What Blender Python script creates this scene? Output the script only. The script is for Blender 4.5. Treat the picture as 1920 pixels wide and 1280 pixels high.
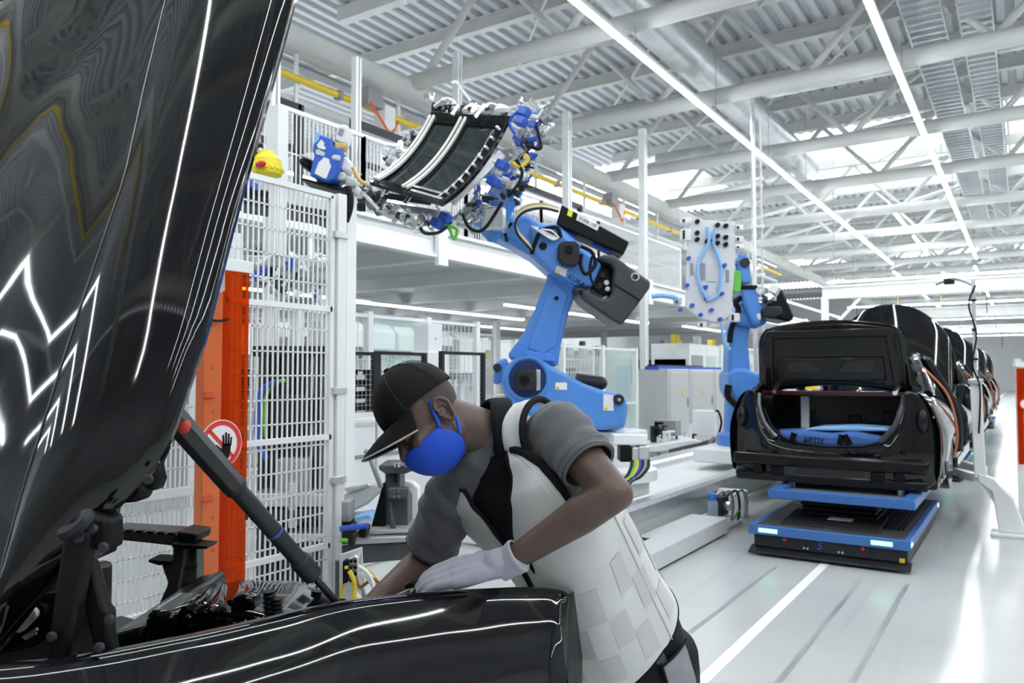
import bpy, bmesh, math, random
from mathutils import Vector, Matrix, noise
SC = bpy.context.scene
for o in list(bpy.data.objects): bpy.data.objects.remove(o)
COL = SC.collection
R = random.Random(7)
# ---------------------------------------------------------------- camera
F_PX, CAM_H = 1446.0, 1.6
PITCH, YAW = math.radians(2.4), math.radians(33.6)
cam = bpy.data.objects.new('camera', bpy.data.cameras.new('camera'))
COL.objects.link(cam)
cam.location = (0, 0, CAM_H)
cam.rotation_euler = (math.radians(90) + PITCH, 0, YAW)
cam.data.sensor_width = 36.0
cam.data.lens = 36.0 * F_PX / 1920.0
cam.data.clip_end = 300
cam.data.dof.use_dof = True
cam.data.dof.focus_distance = 1.9
cam.data.dof.aperture_fstop = 7.0
SC.camera = cam
# ---------------------------------------------------------------- light
world = bpy.data.worlds.new('daylight'); SC.world = world
world.use_nodes = True
_bg = world.node_tree.nodes['Background']
_bg.inputs[0].default_value = (0.93, 0.96, 1.0, 1)
_bg.inputs[1].default_value = 2.5
SC.view_settings.view_transform = 'Standard'
SC.view_settings.look = 'None'
SC.view_settings.exposure = 0.62
SC.view_settings.gamma = 1.0
SC.view_settings.use_curve_mapping = False
LAMP = 34.0

# ---------------------------------------------------------------- pixel rays (1920x1280): a direction, the distance comes from what the thing touches
V = Vector
CAM = V((0, 0, CAM_H))
CR = V((math.cos(YAW), math.sin(YAW), 0)); CF = V((-math.sin(YAW), math.cos(YAW), 0)); UP = V((0, 0, 1))
def ray(px, py):
    r = (px - 960) / F_PX; u = -(py - 640) / F_PX
    f = math.cos(PITCH) - math.sin(PITCH) * u; z = math.sin(PITCH) + math.cos(PITCH) * u
    return CR * r + CF * f + UP * z
def PD(px, py, d):
    q = ray(px, py); return CAM + q * (d / q.dot(CF))      # horizontal distance along the view
def PZ(px, py, z): q = ray(px, py); return CAM + q * ((z - CAM_H) / q.z)
def PX(px, py, x): q = ray(px, py); return CAM + q * (x / q.x)
def PY(px, py, y): q = ray(px, py); return CAM + q * (y / q.y)

# ---------------------------------------------------------------- materials
MATS = {}
def mat(name, col, rough=0.5, metal=0.0, var=0.0, vscale=6.0, bump=0.0, bscale=40.0, emit=0.0, alpha=1.0, coat=0.0, spec=0.5, trans=0.0, ior=1.45, stretch=None, sheen=0.0, sub=0.0):
    if name in MATS: return MATS[name]
    m = bpy.data.materials.new(name); m.use_nodes = True
    nt = m.node_tree; b = nt.nodes['Principled BSDF']
    c = (col[0], col[1], col[2], 1)
    b.inputs['Base Color'].default_value = c
    b.inputs['Roughness'].default_value = rough
    b.inputs['Metallic'].default_value = metal
    b.inputs['Specular IOR Level'].default_value = spec
    b.inputs['Coat Weight'].default_value = coat
    b.inputs['Coat Roughness'].default_value = 0.03
    b.inputs['Alpha'].default_value = alpha
    b.inputs['Transmission Weight'].default_value = trans
    b.inputs['IOR'].default_value = ior
    b.inputs['Sheen Weight'].default_value = sheen
    if sub: b.inputs['Subsurface Weight'].default_value = sub; b.inputs['Subsurface Radius'].default_value = (.01, .004, .002)
    if emit:
        b.inputs['Emission Color'].default_value = c; b.inputs['Emission Strength'].default_value = emit
    if var or bump:
        tc = nt.nodes.new('ShaderNodeTexCoord'); src = tc.outputs['Object']
        if stretch:
            mp = nt.nodes.new('ShaderNodeMapping'); mp.inputs['Scale'].default_value = stretch
            nt.links.new(src, mp.inputs[0]); src = mp.outputs[0]
        if var:
            n = nt.nodes.new('ShaderNodeTexNoise'); n.inputs['Scale'].default_value = vscale; n.inputs['Detail'].default_value = 4
            nt.links.new(src, n.inputs['Vector'])
            rp = nt.nodes.new('ShaderNodeValToRGB')
            rp.color_ramp.elements[0].position = 0.3; rp.color_ramp.elements[1].position = 0.7
            rp.color_ramp.elements[0].color = tuple(max(0, x * (1 - var)) for x in col) + (1,)
            rp.color_ramp.elements[1].color = tuple(min(1, x * (1 + var)) for x in col) + (1,)
            nt.links.new(n.outputs['Fac'], rp.inputs[0]); nt.links.new(rp.outputs[0], b.inputs['Base Color'])
        if bump:
            n2 = nt.nodes.new('ShaderNodeTexNoise'); n2.inputs['Scale'].default_value = bscale; n2.inputs['Detail'].default_value = 3
            nt.links.new(src, n2.inputs['Vector'])
            bp = nt.nodes.new('ShaderNodeBump'); bp.inputs['Strength'].default_value = bump; bp.inputs['Distance'].default_value = 0.01
            nt.links.new(n2.outputs['Fac'], bp.inputs['Height']); nt.links.new(bp.outputs[0], b.inputs['Normal'])
    MATS[name] = m; return m
M_WHITE = mat('white_paint', (.80, .82, .82), .45, var=.04, vscale=2)
M_STEEL_WHITE = mat('white_steelwork', (.62, .63, .61), .5, var=.05, vscale=1.5)
M_DECK = mat('galvanised_deck', (.60, .62, .65), .45, .1, var=.06, vscale=.7)
M_GALV = mat('galvanised_duct', (.62, .65, .67), .32, .7, var=.12, vscale=3)
M_LIGHTGREY = mat('light_grey_paint', (.60, .62, .63), .4, var=.03, vscale=3)
M_GREY = mat('mid_grey', (.30, .31, .33), .45, var=.06)
M_DARK = mat('dark_grey_plastic', (.022, .023, .027), .45, var=.15, vscale=9, spec=.35)
M_BLACK = mat('black_plastic', (.005, .005, .006), .42, spec=.22)
M_PAINT = mat('black_car_paint', (.004, .004, .005), .05, spec=.65)
M_PAINT_IN = mat('black_inner_paint', (.006, .006, .007), .2, spec=.4)
M_BLUE = mat('robot_blue', (.085, .27, .72), .32, var=.05, vscale=4, coat=.25)
M_BLUE2 = mat('deep_blue', (.03, .10, .50), .4)
M_PALEBLUE = mat('pale_blue', (.25, .50, .85), .4)
M_YELLOW = mat('yellow_paint', (.75, .55, .04), .45, var=.08)
M_ORANGE = mat('orange_paint', (.80, .13, .02), .45)
M_RED = mat('red_plastic', (.62, .03, .03), .4)
M_CHROME = mat('bright_metal', (.80, .82, .84), .22, 1.0, var=.1, vscale=20)
M_ALU = mat('aluminium', (.66, .68, .70), .35, .85, var=.08, vscale=14)
M_GREEN = mat('green_plastic', (.15, .55, .08), .5)
M_SIGNWHITE = mat('sign_white', (.85, .85, .85), .5)
M_SKYPANE = mat('skylight_pane', (.9, .95, 1.0), .3, alpha=.2)
M_LAMP = mat('lamp_diffuser', (.93, .97, 1.0), .5, emit=LAMP)
M_LAMP_LOW = mat('low_lamp_diffuser', (.93, .97, 1.0), .5, emit=9.0)
M_SCREENGLOW = mat('green_led', (.30, 1.0, .55), .4, emit=1.5)

# ---------------------------------------------------------------- mesh builder
def frame(axis, up=UP):
    z = V(axis).normalized(); u = V(up)
    if abs(z.dot(u.normalized())) > .98: u = V((1, 0, 0)) if abs(z.x) < .9 else V((0, 1, 0))
    x = u.cross(z).normalized(); y = z.cross(x).normalized()
    return x, y, z
class MB:
    def __init__(s): s.v = []; s.f = []
    def add(s, vs, fs):
        n = len(s.v); s.v += [V(p) for p in vs]; s.f += [tuple(i + n for i in f) for f in fs]; return s
    def box(s, c, size, rot=None):
        c = V(c); h = V(size) / 2; vs = []
        for x, y, z in ((-1,-1,-1),(1,-1,-1),(1,1,-1),(-1,1,-1),(-1,-1,1),(1,-1,1),(1,1,1),(-1,1,1)):
            p = V((x*h.x, y*h.y, z*h.z)); vs.append(c + (rot @ p if rot else p))
        return s.add(vs, [(0,3,2,1),(4,5,6,7),(0,1,5,4),(1,2,6,5),(2,3,7,6),(3,0,4,7)])
    def bb(s, a, b): a, b = V(a), V(b); return s.box((a+b)/2, (abs(b.x-a.x), abs(b.y-a.y), abs(b.z-a.z)))
    def bar(s, a, b, w, h, up=UP):
        a, b = V(a), V(b); x, y, z = frame(b - a, up)
        o = [x*w/2*i + y*h/2*j for i, j in ((-1,-1),(1,-1),(1,1),(-1,1))]
        return s.add([a+q for q in o] + [b+q for q in o], [(3,2,1,0),(4,5,6,7),(0,1,5,4),(1,2,6,5),(2,3,7,6),(3,0,4,7)])
    def tube(s, a, b, r, r2=None, n=12):
        a, b = V(a), V(b); r2 = r if r2 is None else r2; x, y, z = frame(b - a)
        vs = [p + (x*math.cos(2*math.pi*k/n) + y*math.sin(2*math.pi*k/n))*q for p, q in ((a, r), (b, r2)) for k in range(n)]
        return s.add(vs, [tuple(range(n))[::-1], tuple(range(n, 2*n))] + [(k, (k+1) % n, n+(k+1) % n, n+k) for k in range(n)])
    def path(s, pts, r, n=8, smooth=0, taper=None):
        pts = [V(p) for p in pts]
        if smooth: pts = spline(pts, smooth)
        vs = []; fs = []; prev = None; m = len(pts)
        for i, p in enumerate(pts):
            t = (pts[min(i+1, m-1)] - pts[max(i-1, 0)])
            if t.length < 1e-9: t = V((0, 0, 1))
            t.normalize()
            if prev is None: x, y, _ = frame(t)
            else:
                x = prev - t * prev.dot(t)
                x = x.normalized() if x.length > 1e-6 else frame(t)[0]
                y = t.cross(x)
            prev = x; rr = r if taper is None else r * taper(i / (m - 1))
            vs += [p + (x*math.cos(2*math.pi*k/n) + y*math.sin(2*math.pi*k/n))*rr for k in range(n)]
        for i in range(m - 1):
            for k in range(n): fs.append((i*n+k, i*n+(k+1) % n, (i+1)*n+(k+1) % n, (i+1)*n+k))
        fs += [tuple(range(n))[::-1], tuple(range((m-1)*n, m*n))]
        return s.add(vs, fs)
    def prism(s, pts, off):
        pts = [V(p) for p in pts]; off = V(off); n = len(pts)
        return s.add(pts + [p + off for p in pts], [tuple(range(n))[::-1], tuple(range(n, 2*n))] + [(k, (k+1) % n, n+(k+1) % n, n+k) for k in range(n)])
    def lathe(s, prof, c, axis=(0, 0, 1), n=20, up=UP):
        c = V(c); x, y, z = frame(axis, up); vs = []; fs = []
        for r, h in prof:
            vs += [c + z*h + (x*math.cos(2*math.pi*k/n) + y*math.sin(2*math.pi*k/n))*max(r, 1e-4) for k in range(n)]
        for i in range(len(prof) - 1):
            for k in range(n): fs.append((i*n+k, i*n+(k+1) % n, (i+1)*n+(k+1) % n, (i+1)*n+k))
        if prof[0] != prof[-1]: fs += [tuple(range(n))[::-1], tuple(range((len(prof)-1)*n, len(prof)*n))]
        return s.add(vs, fs)
    def ell(s, c, rad, rot=None, nu=16, nv=10):
        c = V(c); vs = []; fs = []
        for j in range(nv + 1):
            t = math.pi * j / nv
            for k in range(nu):
                a = 2*math.pi*k/nu
                p = V((rad[0]*math.sin(t)*math.cos(a), rad[1]*math.sin(t)*math.sin(a), rad[2]*math.cos(t)))
                vs.append(c + (rot @ p if rot else p))
        for j in range(nv):
            for k in range(nu): fs.append((j*nu+k, j*nu+(k+1) % nu, (j+1)*nu+(k+1) % nu, (j+1)*nu+k))
        return s.add(vs, fs)
    def grid(s, rows, closed=False):
        nu = len(rows); nv = len(rows[0]); vs = [p for r in rows for p in r]; fs = []
        for i in range(nu - 1):
            for k in range(nv if closed else nv - 1): fs.append((i*nv+k, i*nv+(k+1) % nv, (i+1)*nv+(k+1) % nv, (i+1)*nv+k))
        return s.add(vs, fs)
    def build(s, name, m, parent=None, bevel=0.0, smooth=True, angle=35, sub=0, solid=0.0, seg=2, kind=None, weld=False):
        me = bpy.data.meshes.new(name)
        org = parent_origin(parent)
        me.from_pydata([tuple(p - org) for p in s.v], [], s.f)
        bm = bmesh.new(); bm.from_mesh(me)
        if weld: bmesh.ops.remove_doubles(bm, verts=bm.verts, dist=1e-5)
        bmesh.ops.recalc_face_normals(bm, faces=bm.faces)
        bm.to_mesh(me); bm.free()
        me.materials.append(m)
        o = bpy.data.objects.new(name, me); COL.objects.link(o)
        if parent is not None: o.parent = parent
        if solid: q = o.modifiers.new('solid', 'SOLIDIFY'); q.thickness = solid; q.offset = 0
        if bevel:
            q = o.modifiers.new('bevel', 'BEVEL'); q.width = bevel; q.segments = seg; q.limit_method = 'ANGLE'; q.angle_limit = math.radians(40)
        if sub: q = o.modifiers.new('sub', 'SUBSURF'); q.levels = sub; q.render_levels = sub
        if smooth:
            for p in me.polygons: p.use_smooth = True
            if not sub: me.set_sharp_from_angle(angle=math.radians(angle))
        if kind: o['kind'] = kind
        return o
def parent_origin(p):
    q = V((0, 0, 0))
    while p is not None: q += p.location; p = p.parent
    return q
def spline(pts, k):
    out = []; n = len(pts)
    for i in range(n - 1):
        p0, p1, p2, p3 = pts[max(i-1, 0)], pts[i], pts[i+1], pts[min(i+2, n-1)]
        for j in range(k):
            t = j / k
            out.append(.5*((2*p1) + (p2-p0)*t + (2*p0-5*p1+4*p2-p3)*t*t + (3*p1-p0-3*p2+p3)*t**3))
    out.append(pts[-1]); return out
def tag(o, label, cat, group=None):
    o['label'] = label; o['category'] = cat
    if group: o['group'] = group
    return o
def thing(name, label, cat, loc=(0, 0, 0), group=None):
    o = bpy.data.objects.new(name, None); COL.objects.link(o); o.location = V(loc); o.empty_display_size = .1
    return tag(o, label, cat, group)
def dup(root, off, label=None):
    r = root.copy(); COL.objects.link(r); r.location = root.location + V(off)
    if label: r['label'] = label
    for ch in list(root.children):
        c = ch.copy(); COL.objects.link(c); c.parent = r
        for g in list(ch.children):
            d = g.copy(); COL.objects.link(d); d.parent = c
    return r
def struct(o): o['kind'] = 'structure'; return o
def plate(mb, pts, d, th, axis=None):
    """outline read from the photo, standing at distance d, th metres deep away from the viewer"""
    return mb.prism([PD(x, y, d) for x, y in pts], (axis or CF) * th)
def text(name, body, c, right, up, size, m, parent=None, th=.001):
    cu = bpy.data.curves.new(name, 'FONT'); cu.body = body; cu.size = size; cu.extrude = th; cu.align_x = 'CENTER'; cu.align_y = 'CENTER'
    t = bpy.data.objects.new(name, cu); COL.objects.link(t)
    dg = bpy.context.evaluated_depsgraph_get(); me = bpy.data.meshes.new_from_object(t.evaluated_get(dg))
    bpy.data.objects.remove(t)
    me.materials.clear(); me.materials.append(m)
    x = V(right).normalized(); z = x.cross(V(up)).normalized(); y = z.cross(x)
    mm = Matrix((x, y, z)).transposed().to_4x4(); mm.translation = V(c) - parent_origin(parent)
    me.transform(mm)
    o = bpy.data.objects.new(name, me); COL.objects.link(o)
    if parent is not None: o.parent = parent
    return o
# ================================================================ hall
def floor_material():
    m = bpy.data.materials.new('epoxy_floor'); m.use_nodes = True; nt = m.node_tree; b = nt.nodes['Principled BSDF']
    tc = nt.nodes.new('ShaderNodeTexCoord')
    n1 = nt.nodes.new('ShaderNodeTexNoise'); n1.inputs['Scale'].default_value = .6; n1.inputs['Detail'].default_value = 5
    nt.links.new(tc.outputs['Object'], n1.inputs['Vector'])
    r1 = nt.nodes.new('ShaderNodeValToRGB'); r1.color_ramp.elements[0].color = (.47, .49, .48, 1); r1.color_ramp.elements[1].color = (.55, .57, .56, 1)
    r1.color_ramp.elements[0].position = .35; r1.color_ramp.elements[1].position = .65
    nt.links.new(n1.outputs['Fac'], r1.inputs[0])
    mp = nt.nodes.new('ShaderNodeMapping'); mp.inputs['Scale'].default_value = (7.0, .22, 1); nt.links.new(tc.outputs['Object'], mp.inputs[0])
    n2 = nt.nodes.new('ShaderNodeTexNoise'); n2.inputs['Scale'].default_value = 1.0; n2.inputs['Detail'].default_value = 3
    nt.links.new(mp.outputs[0], n2.inputs['Vector'])
    r2 = nt.nodes.new('ShaderNodeValToRGB'); r2.color_ramp.elements[0].position = .56; r2.color_ramp.elements[1].position = .74
    nt.links.new(n2.outputs['Fac'], r2.inputs[0])
    mx = nt.nodes.new('ShaderNodeMix'); mx.data_type = 'RGBA'
    ml = nt.nodes.new('ShaderNodeMath'); ml.operation = 'MULTIPLY'; ml.inputs[1].default_value = .16
    nt.links.new(r2.outputs[0], ml.inputs[0]); nt.links.new(ml.outputs[0], mx.inputs[0])
    nt.links.new(r1.outputs[0], mx.inputs[6]); mx.inputs[7].default_value = (.2, .21, .22, 1)
    nt.links.new(mx.outputs[2], b.inputs['Base Color'])
    b.inputs['Roughness'].default_value = .22; b.inputs['Specular IOR Level'].default_value = .5
    return m
X0, X1, Y0, Y1, ZD = -34.0, 12.0, -10.0, 86.0, 9.6
fl = struct(MB().bb((X0, Y0, -.2), (X1, Y1, 0)).build('floor', floor_material(), smooth=False))
st = MB().bb((-1.475, 2.2, 0), (-1.405, Y1-1, .002)).build('floor_stripe', M_SIGNWHITE, fl)
M_TYRE = mat('tyre_mark', (.33, .34, .35), .35, var=.35, vscale=3, stretch=(6, .5, 1))
for x in (-1.12, -.80, -1.78):
    MB().bb((x, 2.2, 0), (x+.035, 6.6, .0015)).build('tyre_mark', M_TYRE, fl)
# ceiling deck: trapezoidal sheet, ribs along Y, with skylight bands across
bands = [(Y0, 26.6), (36.4, 53.5), (59.5, 70), (75, Y1)]
dk = MB(); pitch = .34
xs = []; x = X0
while x < X1:
    xs += [(x, 0), (x+pitch*.42, 0), (x+pitch*.5, .11), (x+pitch*.92, .11)]; x += pitch
for a, b in bands:
    dk.grid([[V((x, y, ZD + z)) for x, z in xs] for y in (a, b)])
for a, b in ((26.6, 36.4), (53.5, 59.5), (70, 75)):            # opaque strips between the skylight openings
    sub_ = [q for q in xs if (-10.5 < q[0] < -7.0) or q[0] > 1.2 or q[0] < -20 or (-1.5 < q[0] < -.3)]
    run = []
    for q in xs + [(1e9, 0)]:
        if q in sub_: run.append(q)
        elif len(run) > 1: dk.grid([[V((x, y, ZD + z)) for x, z in run] for y in (a, b)]); run = []
        else: run = []
cl = struct(dk.build('ceiling', M_DECK, smooth=False))
for j, (a, b) in enumerate(((26.6, 36.4), (53.5, 59.5), (70, 75))):
    for k, (p, q) in enumerate(((-20, -10.5), (-7.0, -1.5), (-.3, 1.2))):
        w = struct(MB().bb((p, a, ZD+.12), (q, b, ZD+.14)).build('window_%d' % (j*3+k+1), M_SKYPANE, smooth=False))
        fr = MB()
        for t in range(1, 6): fr.bb((p, a+(b-a)*t/6-.03, ZD+.08), (q, a+(b-a)*t/6+.03, ZD+.115))
        fr.bb((p, a, ZD-.02), (p+.06, b, ZD+.115)); fr.bb((q-.06, a, ZD-.02), (q, b, ZD+.115))
        fr.build('glazing_bar', M_STEEL_WHITE, w)
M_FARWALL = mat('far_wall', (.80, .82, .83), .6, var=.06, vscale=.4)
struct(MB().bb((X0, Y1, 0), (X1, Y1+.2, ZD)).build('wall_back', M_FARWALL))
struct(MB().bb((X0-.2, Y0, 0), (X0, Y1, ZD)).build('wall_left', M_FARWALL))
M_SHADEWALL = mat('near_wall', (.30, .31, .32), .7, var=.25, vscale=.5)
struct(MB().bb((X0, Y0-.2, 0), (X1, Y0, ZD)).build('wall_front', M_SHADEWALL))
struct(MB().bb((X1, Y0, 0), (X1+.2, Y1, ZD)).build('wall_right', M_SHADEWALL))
# purlin beams across (along X) just below the deck
ys = [7.3, 11.75, 15.92, 20.7, 25.2, 30.4, 35.2, 40.0, 44.8, 49.6, 54.4, 59.2, 64, 69, 74, 79]
ys = [-6.5, -2, 2.6] + ys
# roof trusses
LB = -10.3
def truss(y):
    t = thing('roof_truss', 'white steel roof truss of round tubes spanning across under the metal deck', 'truss', (0, y, 7.5), 'roof trusses under the deck')
    MB().tube((LB, y, 7.5), (X1-.3, y, 7.5), .17, n=14).build('bottom_chord', M_STEEL_WHITE, t)
    MB().bb((LB-2, y-.12, ZD-.34), (X1-.3, y+.12, ZD-.02)).build('top_chord', M_STEEL_WHITE, t)
    x = LB + .4; k = 0
    me = None
    while x < X1 - 3:
        top = V((x + 1.6, y, ZD-.3)); 
        MB().tube((x, y, 7.55), top, .075, n=8).build('diagonal', M_STEEL_WHITE, t)
        MB().tube(top, (x + 3.2, y, 7.55), .06, n=8).build('diagonal', M_STEEL_WHITE, t)
        x += 3.2; k += 1
    return t
t0 = truss(ys[0])
for y in ys[1:]: dup(t0, (0, y - ys[0], 0))
# intermediate deck beams between the trusses (I-sections across)
for i in range(len(ys) - 1):
    y = (ys[i] + ys[i+1]) / 2
    if 25 < y < 37.5 or 53 < y < 60 or 69.5 < y < 75.5: continue
    m = MB(); m.bb((X0, y-.1, ZD-.30), (X1, y+.1, ZD-.27)); m.bb((X0, y-.1, ZD-.03), (X1, y+.1, ZD)); m.bb((X0, y-.015, ZD-.28), (X1, y+.015, ZD-.02))
    tag(m.build('roof_beam', M_STEEL_WHITE, smooth=False), 'pale steel I-beam across the hall directly under the ceiling deck', 'beam', 'roof beams under the deck')
# bracing tubes along Y between the trusses, slanting in plan and height
for i, y in enumerate(ys[:-4]):
    yn = ys[i+1]
    for xb, dx in ((-9.6, 3.0), (-3.6, 2.4), (3.2, -3)):
        m = MB().tube((xb, y, 7.6), (xb+dx, yn, ZD-.35), .085, n=10)
        tag(m.build('roof_brace', M_STEEL_WHITE), 'white tubular brace slanting between two roof trusses', 'brace', 'slanting roof braces')
        m = MB().tube((xb+dx, y, ZD-.38), (xb-.8, yn, ZD-.38), .035, n=8)
        tag(m.build('tie_rod', M_STEEL_WHITE), 'thin white tie rod crossing flat under the ceiling deck', 'tie rod', 'tie rods under the deck')
# long edge beam with the truss ends on it
m = MB().bar((LB, Y0, 7.3), (LB, Y1-1, 7.3), .34, .46)
tag(m.build('edge_beam', M_STEEL_WHITE, bevel=.06), 'long heavy white beam carrying the truss ends above the yellow pipe', 'beam')
# strip lights
def strip(x, ya, yb, z, label, w=.11, grp='long ceiling strip lights', name='strip_light'):
    t = thing(name, label, 'light', (x, ya, z), grp)
    MB().bb((x-w*.5, ya, z), (x+w*.5, yb, z+.07)).build('housing', M_WHITE, t, smooth=False)
    MB().bb((x-w*.42, ya+.02, z-.035), (x+w*.42, yb-.02, z)).build('diffuser', M_LAMP, t, smooth=False)
    y = ya + .6; h0 = None
    while y < yb:
        if h0 is None: h0 = MB().tube((x, y, z+.07), (x, y, ZD), .006, n=5).build('hanger', M_GREY, t); yh = y
        else: c = h0.copy(); COL.objects.link(c); c.location = (0, y-yh, 0); c.parent = t
        y += 4.0
    return t
L1 = 'long white strip light run hanging under the roof trusses'
for x in (-5.25, -1.75):
    strip(x, -9, 41.5, 6.95, L1)
for x in (2.0, 5.6, 9.2): strip(x, -9, 62, 6.95, L1)
for x in (-5.6, -1.95):
    for ya, yb in ((44.5, 48), (50, 54), (56, 62), (66, 76)):
        strip(x, ya, yb, 6.95, 'short strip light in the broken row far down the hall', grp='far broken strip light rows')
for ya, yb in ((31, 36.5), (37.5, 43.5), (50, 56)):
    strip(-3.9, ya, yb, 7.6, 'strip light between the two main light rows beyond the skylight', grp='middle strip lights')
# ducts
def duct(x, ya, yb, z, r):
    m = MB(); prof = []; n = int((yb-ya)/.22); 
    prof = [(r*(1.0 if k % 2 else .97), (yb-ya)*k/n) for k in range(n+1)]
    m.lathe(prof, (x, ya, z), (0, 1, 0), n=20)
    return m
tag(duct(-5.75, 6, 26, 8.3, .42).build('spiral_duct', M_GALV, smooth=True, angle=60), 'ribbed galvanised round air duct running beside the long strip light', 'duct')
for y, xa, xb in ((17.9, -9.5, -6.3), (22.6, -9.5, -6.3), (18.2, -4.9, 1.0), (13.6, .2, 8)):
    m = MB().lathe([(.24*(1 if k % 2 else .97), (xb-xa)*k/30) for k in range(31)], (xa, y, 8.3), (1, 0, 0), n=16)
    tag(m.build('cross_duct', M_GALV, angle=60), 'round silver duct crossing the hall above the truss chords', 'duct', 'cross ducts')
# cable trays (flat slatted ladders seen from below), right of the second strip light
def tray(x, ya, yb, z, w, lab):
    t = thing('cable_tray', lab, 'cable tray', (x, ya, z))
    MB().bb((x-w/2, ya, z+.05), (x+w/2, yb, z+.07)).build('tray_bed', M_GALV, t, smooth=False)
    for s in (-1, 1): MB().bb((x+s*w/2-.012, ya, z), (x+s*w/2+.012, yb, z+.14)).build('side_rail', M_GALV, t, smooth=False)
    sl = MB().bb((x-w/2, ya+.1, z), (x+w/2, ya+.16, z+.05)).build('rung', M_GALV, t, smooth=False)
    k = 1; n = int((yb-ya)/.3)
    for k in range(1, min(n, 120)):
        c = sl.copy(); COL.objects.link(c); c.location = (0, .3*k, 0); c.parent = t
tray(-1.36, 6, 40, 7.9, .6, 'wide slatted cable tray overhead next to the strip light')
tray(-.58, 6, 40, 7.9, .5, 'second wide slatted cable tray overhead, farther from the strip light')

for x, ya, yb in ((-14.5, -9, 32), (-19, -9, 60), (-25, -9, 70), (-30, -9, 70), (-13, 38, 70)):
    strip(x, ya, yb, 6.4, 'strip light in the side bay beyond the long edge beam', grp='side bay strip lights')
# ================================================================ mezzanine and pipe rack on the left
MX = -7.6
mz = thing('mezzanine', 'white steel mezzanine platform with pale underside beyond the blue robot', 'platform', (-14, 18, 3.5))
MB().bb((-24, 3, 3.62), (MX-.1, 36, 3.75)).build('deck', M_LIGHTGREY, mz, smooth=False)
m = MB(); m.bb((MX-.2, 3, 3.42), (MX, 36, 3.47)); m.bb((MX-.2, 3, 3.80), (MX, 36, 3.85)); m.bb((MX-.12, 3, 3.45), (MX-.08, 36, 3.82))
m.build('edge_beam', M_WHITE, mz, smooth=False)
for k in range(12):
    MB().bb((-23.8, 4+k*2.7-.1, 3.38), (MX-.2, 4+k*2.7+.1, 3.62)).build('cross_beam', M_WHITE, mz, smooth=False)
for k in range(8):
    MB().bb((-15.1, 5.4+k*4.05-.11, 0), (-14.9, 5.4+k*4.05+.11, 3.4)).build('column', M_WHITE, mz, smooth=False)
    MB().bb((MX-.05, 5.4+k*4.05-.12, 3.3), (MX+.03, 5.4+k*4.05+.12, 3.9)).build('splice_plate', M_WHITE, mz, smooth=False)
def wire_panel(mb, a, b, z0, z1, sv, sh, r=.004, axis=0):
    a, b = V(a), V(b); L = (b-a).length; n = max(2, int(L/sv))
    for k in range(n+1):
        p = a + (b-a)*(k/n); mb.bar((p.x, p.y, z0), (p.x, p.y, z1), r*2, r*2)
    n = max(1, int((z1-z0)/sh))
    for k in range(n+1):
        z = z0 + (z1-z0)*k/n; mb.bar((a.x, a.y, z), (b.x, b.y, z), r*2, r*2)
    return mb
def fence_panel(t, a, b, z0, z1, m, fw=.03, sv=.05, sh=.2, rails=(), wire=.004, mw=None):
    a, b = V(a), V(b); f = MB()
    for p in (a, b): f.bar((p.x, p.y, z0), (p.x, p.y, z1), fw, fw)
    for z in [z0, z1] + list(rails): f.bar((a.x, a.y, z), (b.x, b.y, z), fw, fw)
    f.build('panel_frame', m, t, smooth=False, kind='stuff')
    wire_panel(MB(), a, b, z0, z1, sv, sh, wire).build('wire_mesh', mw or m, t, smooth=False, kind='stuff')
hr = thing('handrail_fence', 'white wire mesh railing along the mezzanine edge', 'railing', (MX-.1, 3, 3.85))
for k in range(7):
    fence_panel(hr, (MX-.1, 3+k*2.4, 0), (MX-.1, 5.4+k*2.4, 0), 3.85, 4.95, M_WHITE, .05, .07, .4, wire=.006)
for k, (xx, ya, yb) in enumerate(((-13, 12.7, 20.2), (-12.8, 9.5, 13.2), (-10.5, 15.5, 24), (-16, 15, 26), (-10, 26, 33), (-19.5, 14, 24))):
    t = thing('strip_light', 'strip light fixed to the underside of the white mezzanine', 'light', (xx, ya, 3.33), 'strip lights under the mezzanine')
    MB().bb((xx-.07, ya, 3.30), (xx+.07, yb, 3.375)).build('housing', M_WHITE, t, smooth=False)
    MB().bb((xx-.055, ya+.02, 3.26), (xx+.055, yb-.02, 3.30)).build('diffuser', M_LAMP_LOW, t, smooth=False)
# pipe rack under the edge beam
pr = thing('pipe_rack', 'long yellow gas pipe and cable duct hung under the heavy white edge beam', 'pipe rack', (LB, 0, 6.4))
MB().tube((LB+.1, -4, 6.62), (LB+.1, 40, 6.62), .06).build('yellow_pipe', M_YELLOW, pr)
MB().bb((LB-.25, -4, 6.25), (LB-.05, 40, 6.34)).build('cable_duct', M_LIGHTGREY, pr, smooth=False)
MB().bb((LB-.35, -4, 6.95), (LB-.1, 40, 7.0)).build('bus_bar', M_GREY, pr, smooth=False)
for k in range(14):
    y = 1 + k*2.6
    MB().bb((LB-.02, y-.03, 6.2), (LB+.03, y+.03, 7.1)).build('hanger', M_WHITE, pr, smooth=False)
    MB().box((LB+.1, y+.9, 6.62), (.15, .1, .15)).build('pipe_clamp', M_GREY, pr, smooth=False)
for k, y in enumerate((6.4, 10.4, 15.2, 20.5)):
    t = thing('valve_station', 'grey valve box with orange cabling on the yellow pipe', 'valve', (LB+.15, y, 6.6), 'valve boxes on the yellow pipe')
    MB().box((LB+.2, y, 6.75), (.3, .42, .35)).build('box', M_GREY, t, bevel=.02)
    MB().box((LB+.25, y+.35, 6.45), (.28, .3, .45)).build('bracket_plate', M_WHITE, t, bevel=.02)
    MB().path([(LB+.3, y-.2, 6.7), (LB+.45, y+.05, 6.3), (LB+.4, y+.35, 6.15), (LB+.35, y+.6, 6.45)], .025, smooth=5).build('cable', M_ORANGE, t)
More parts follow.
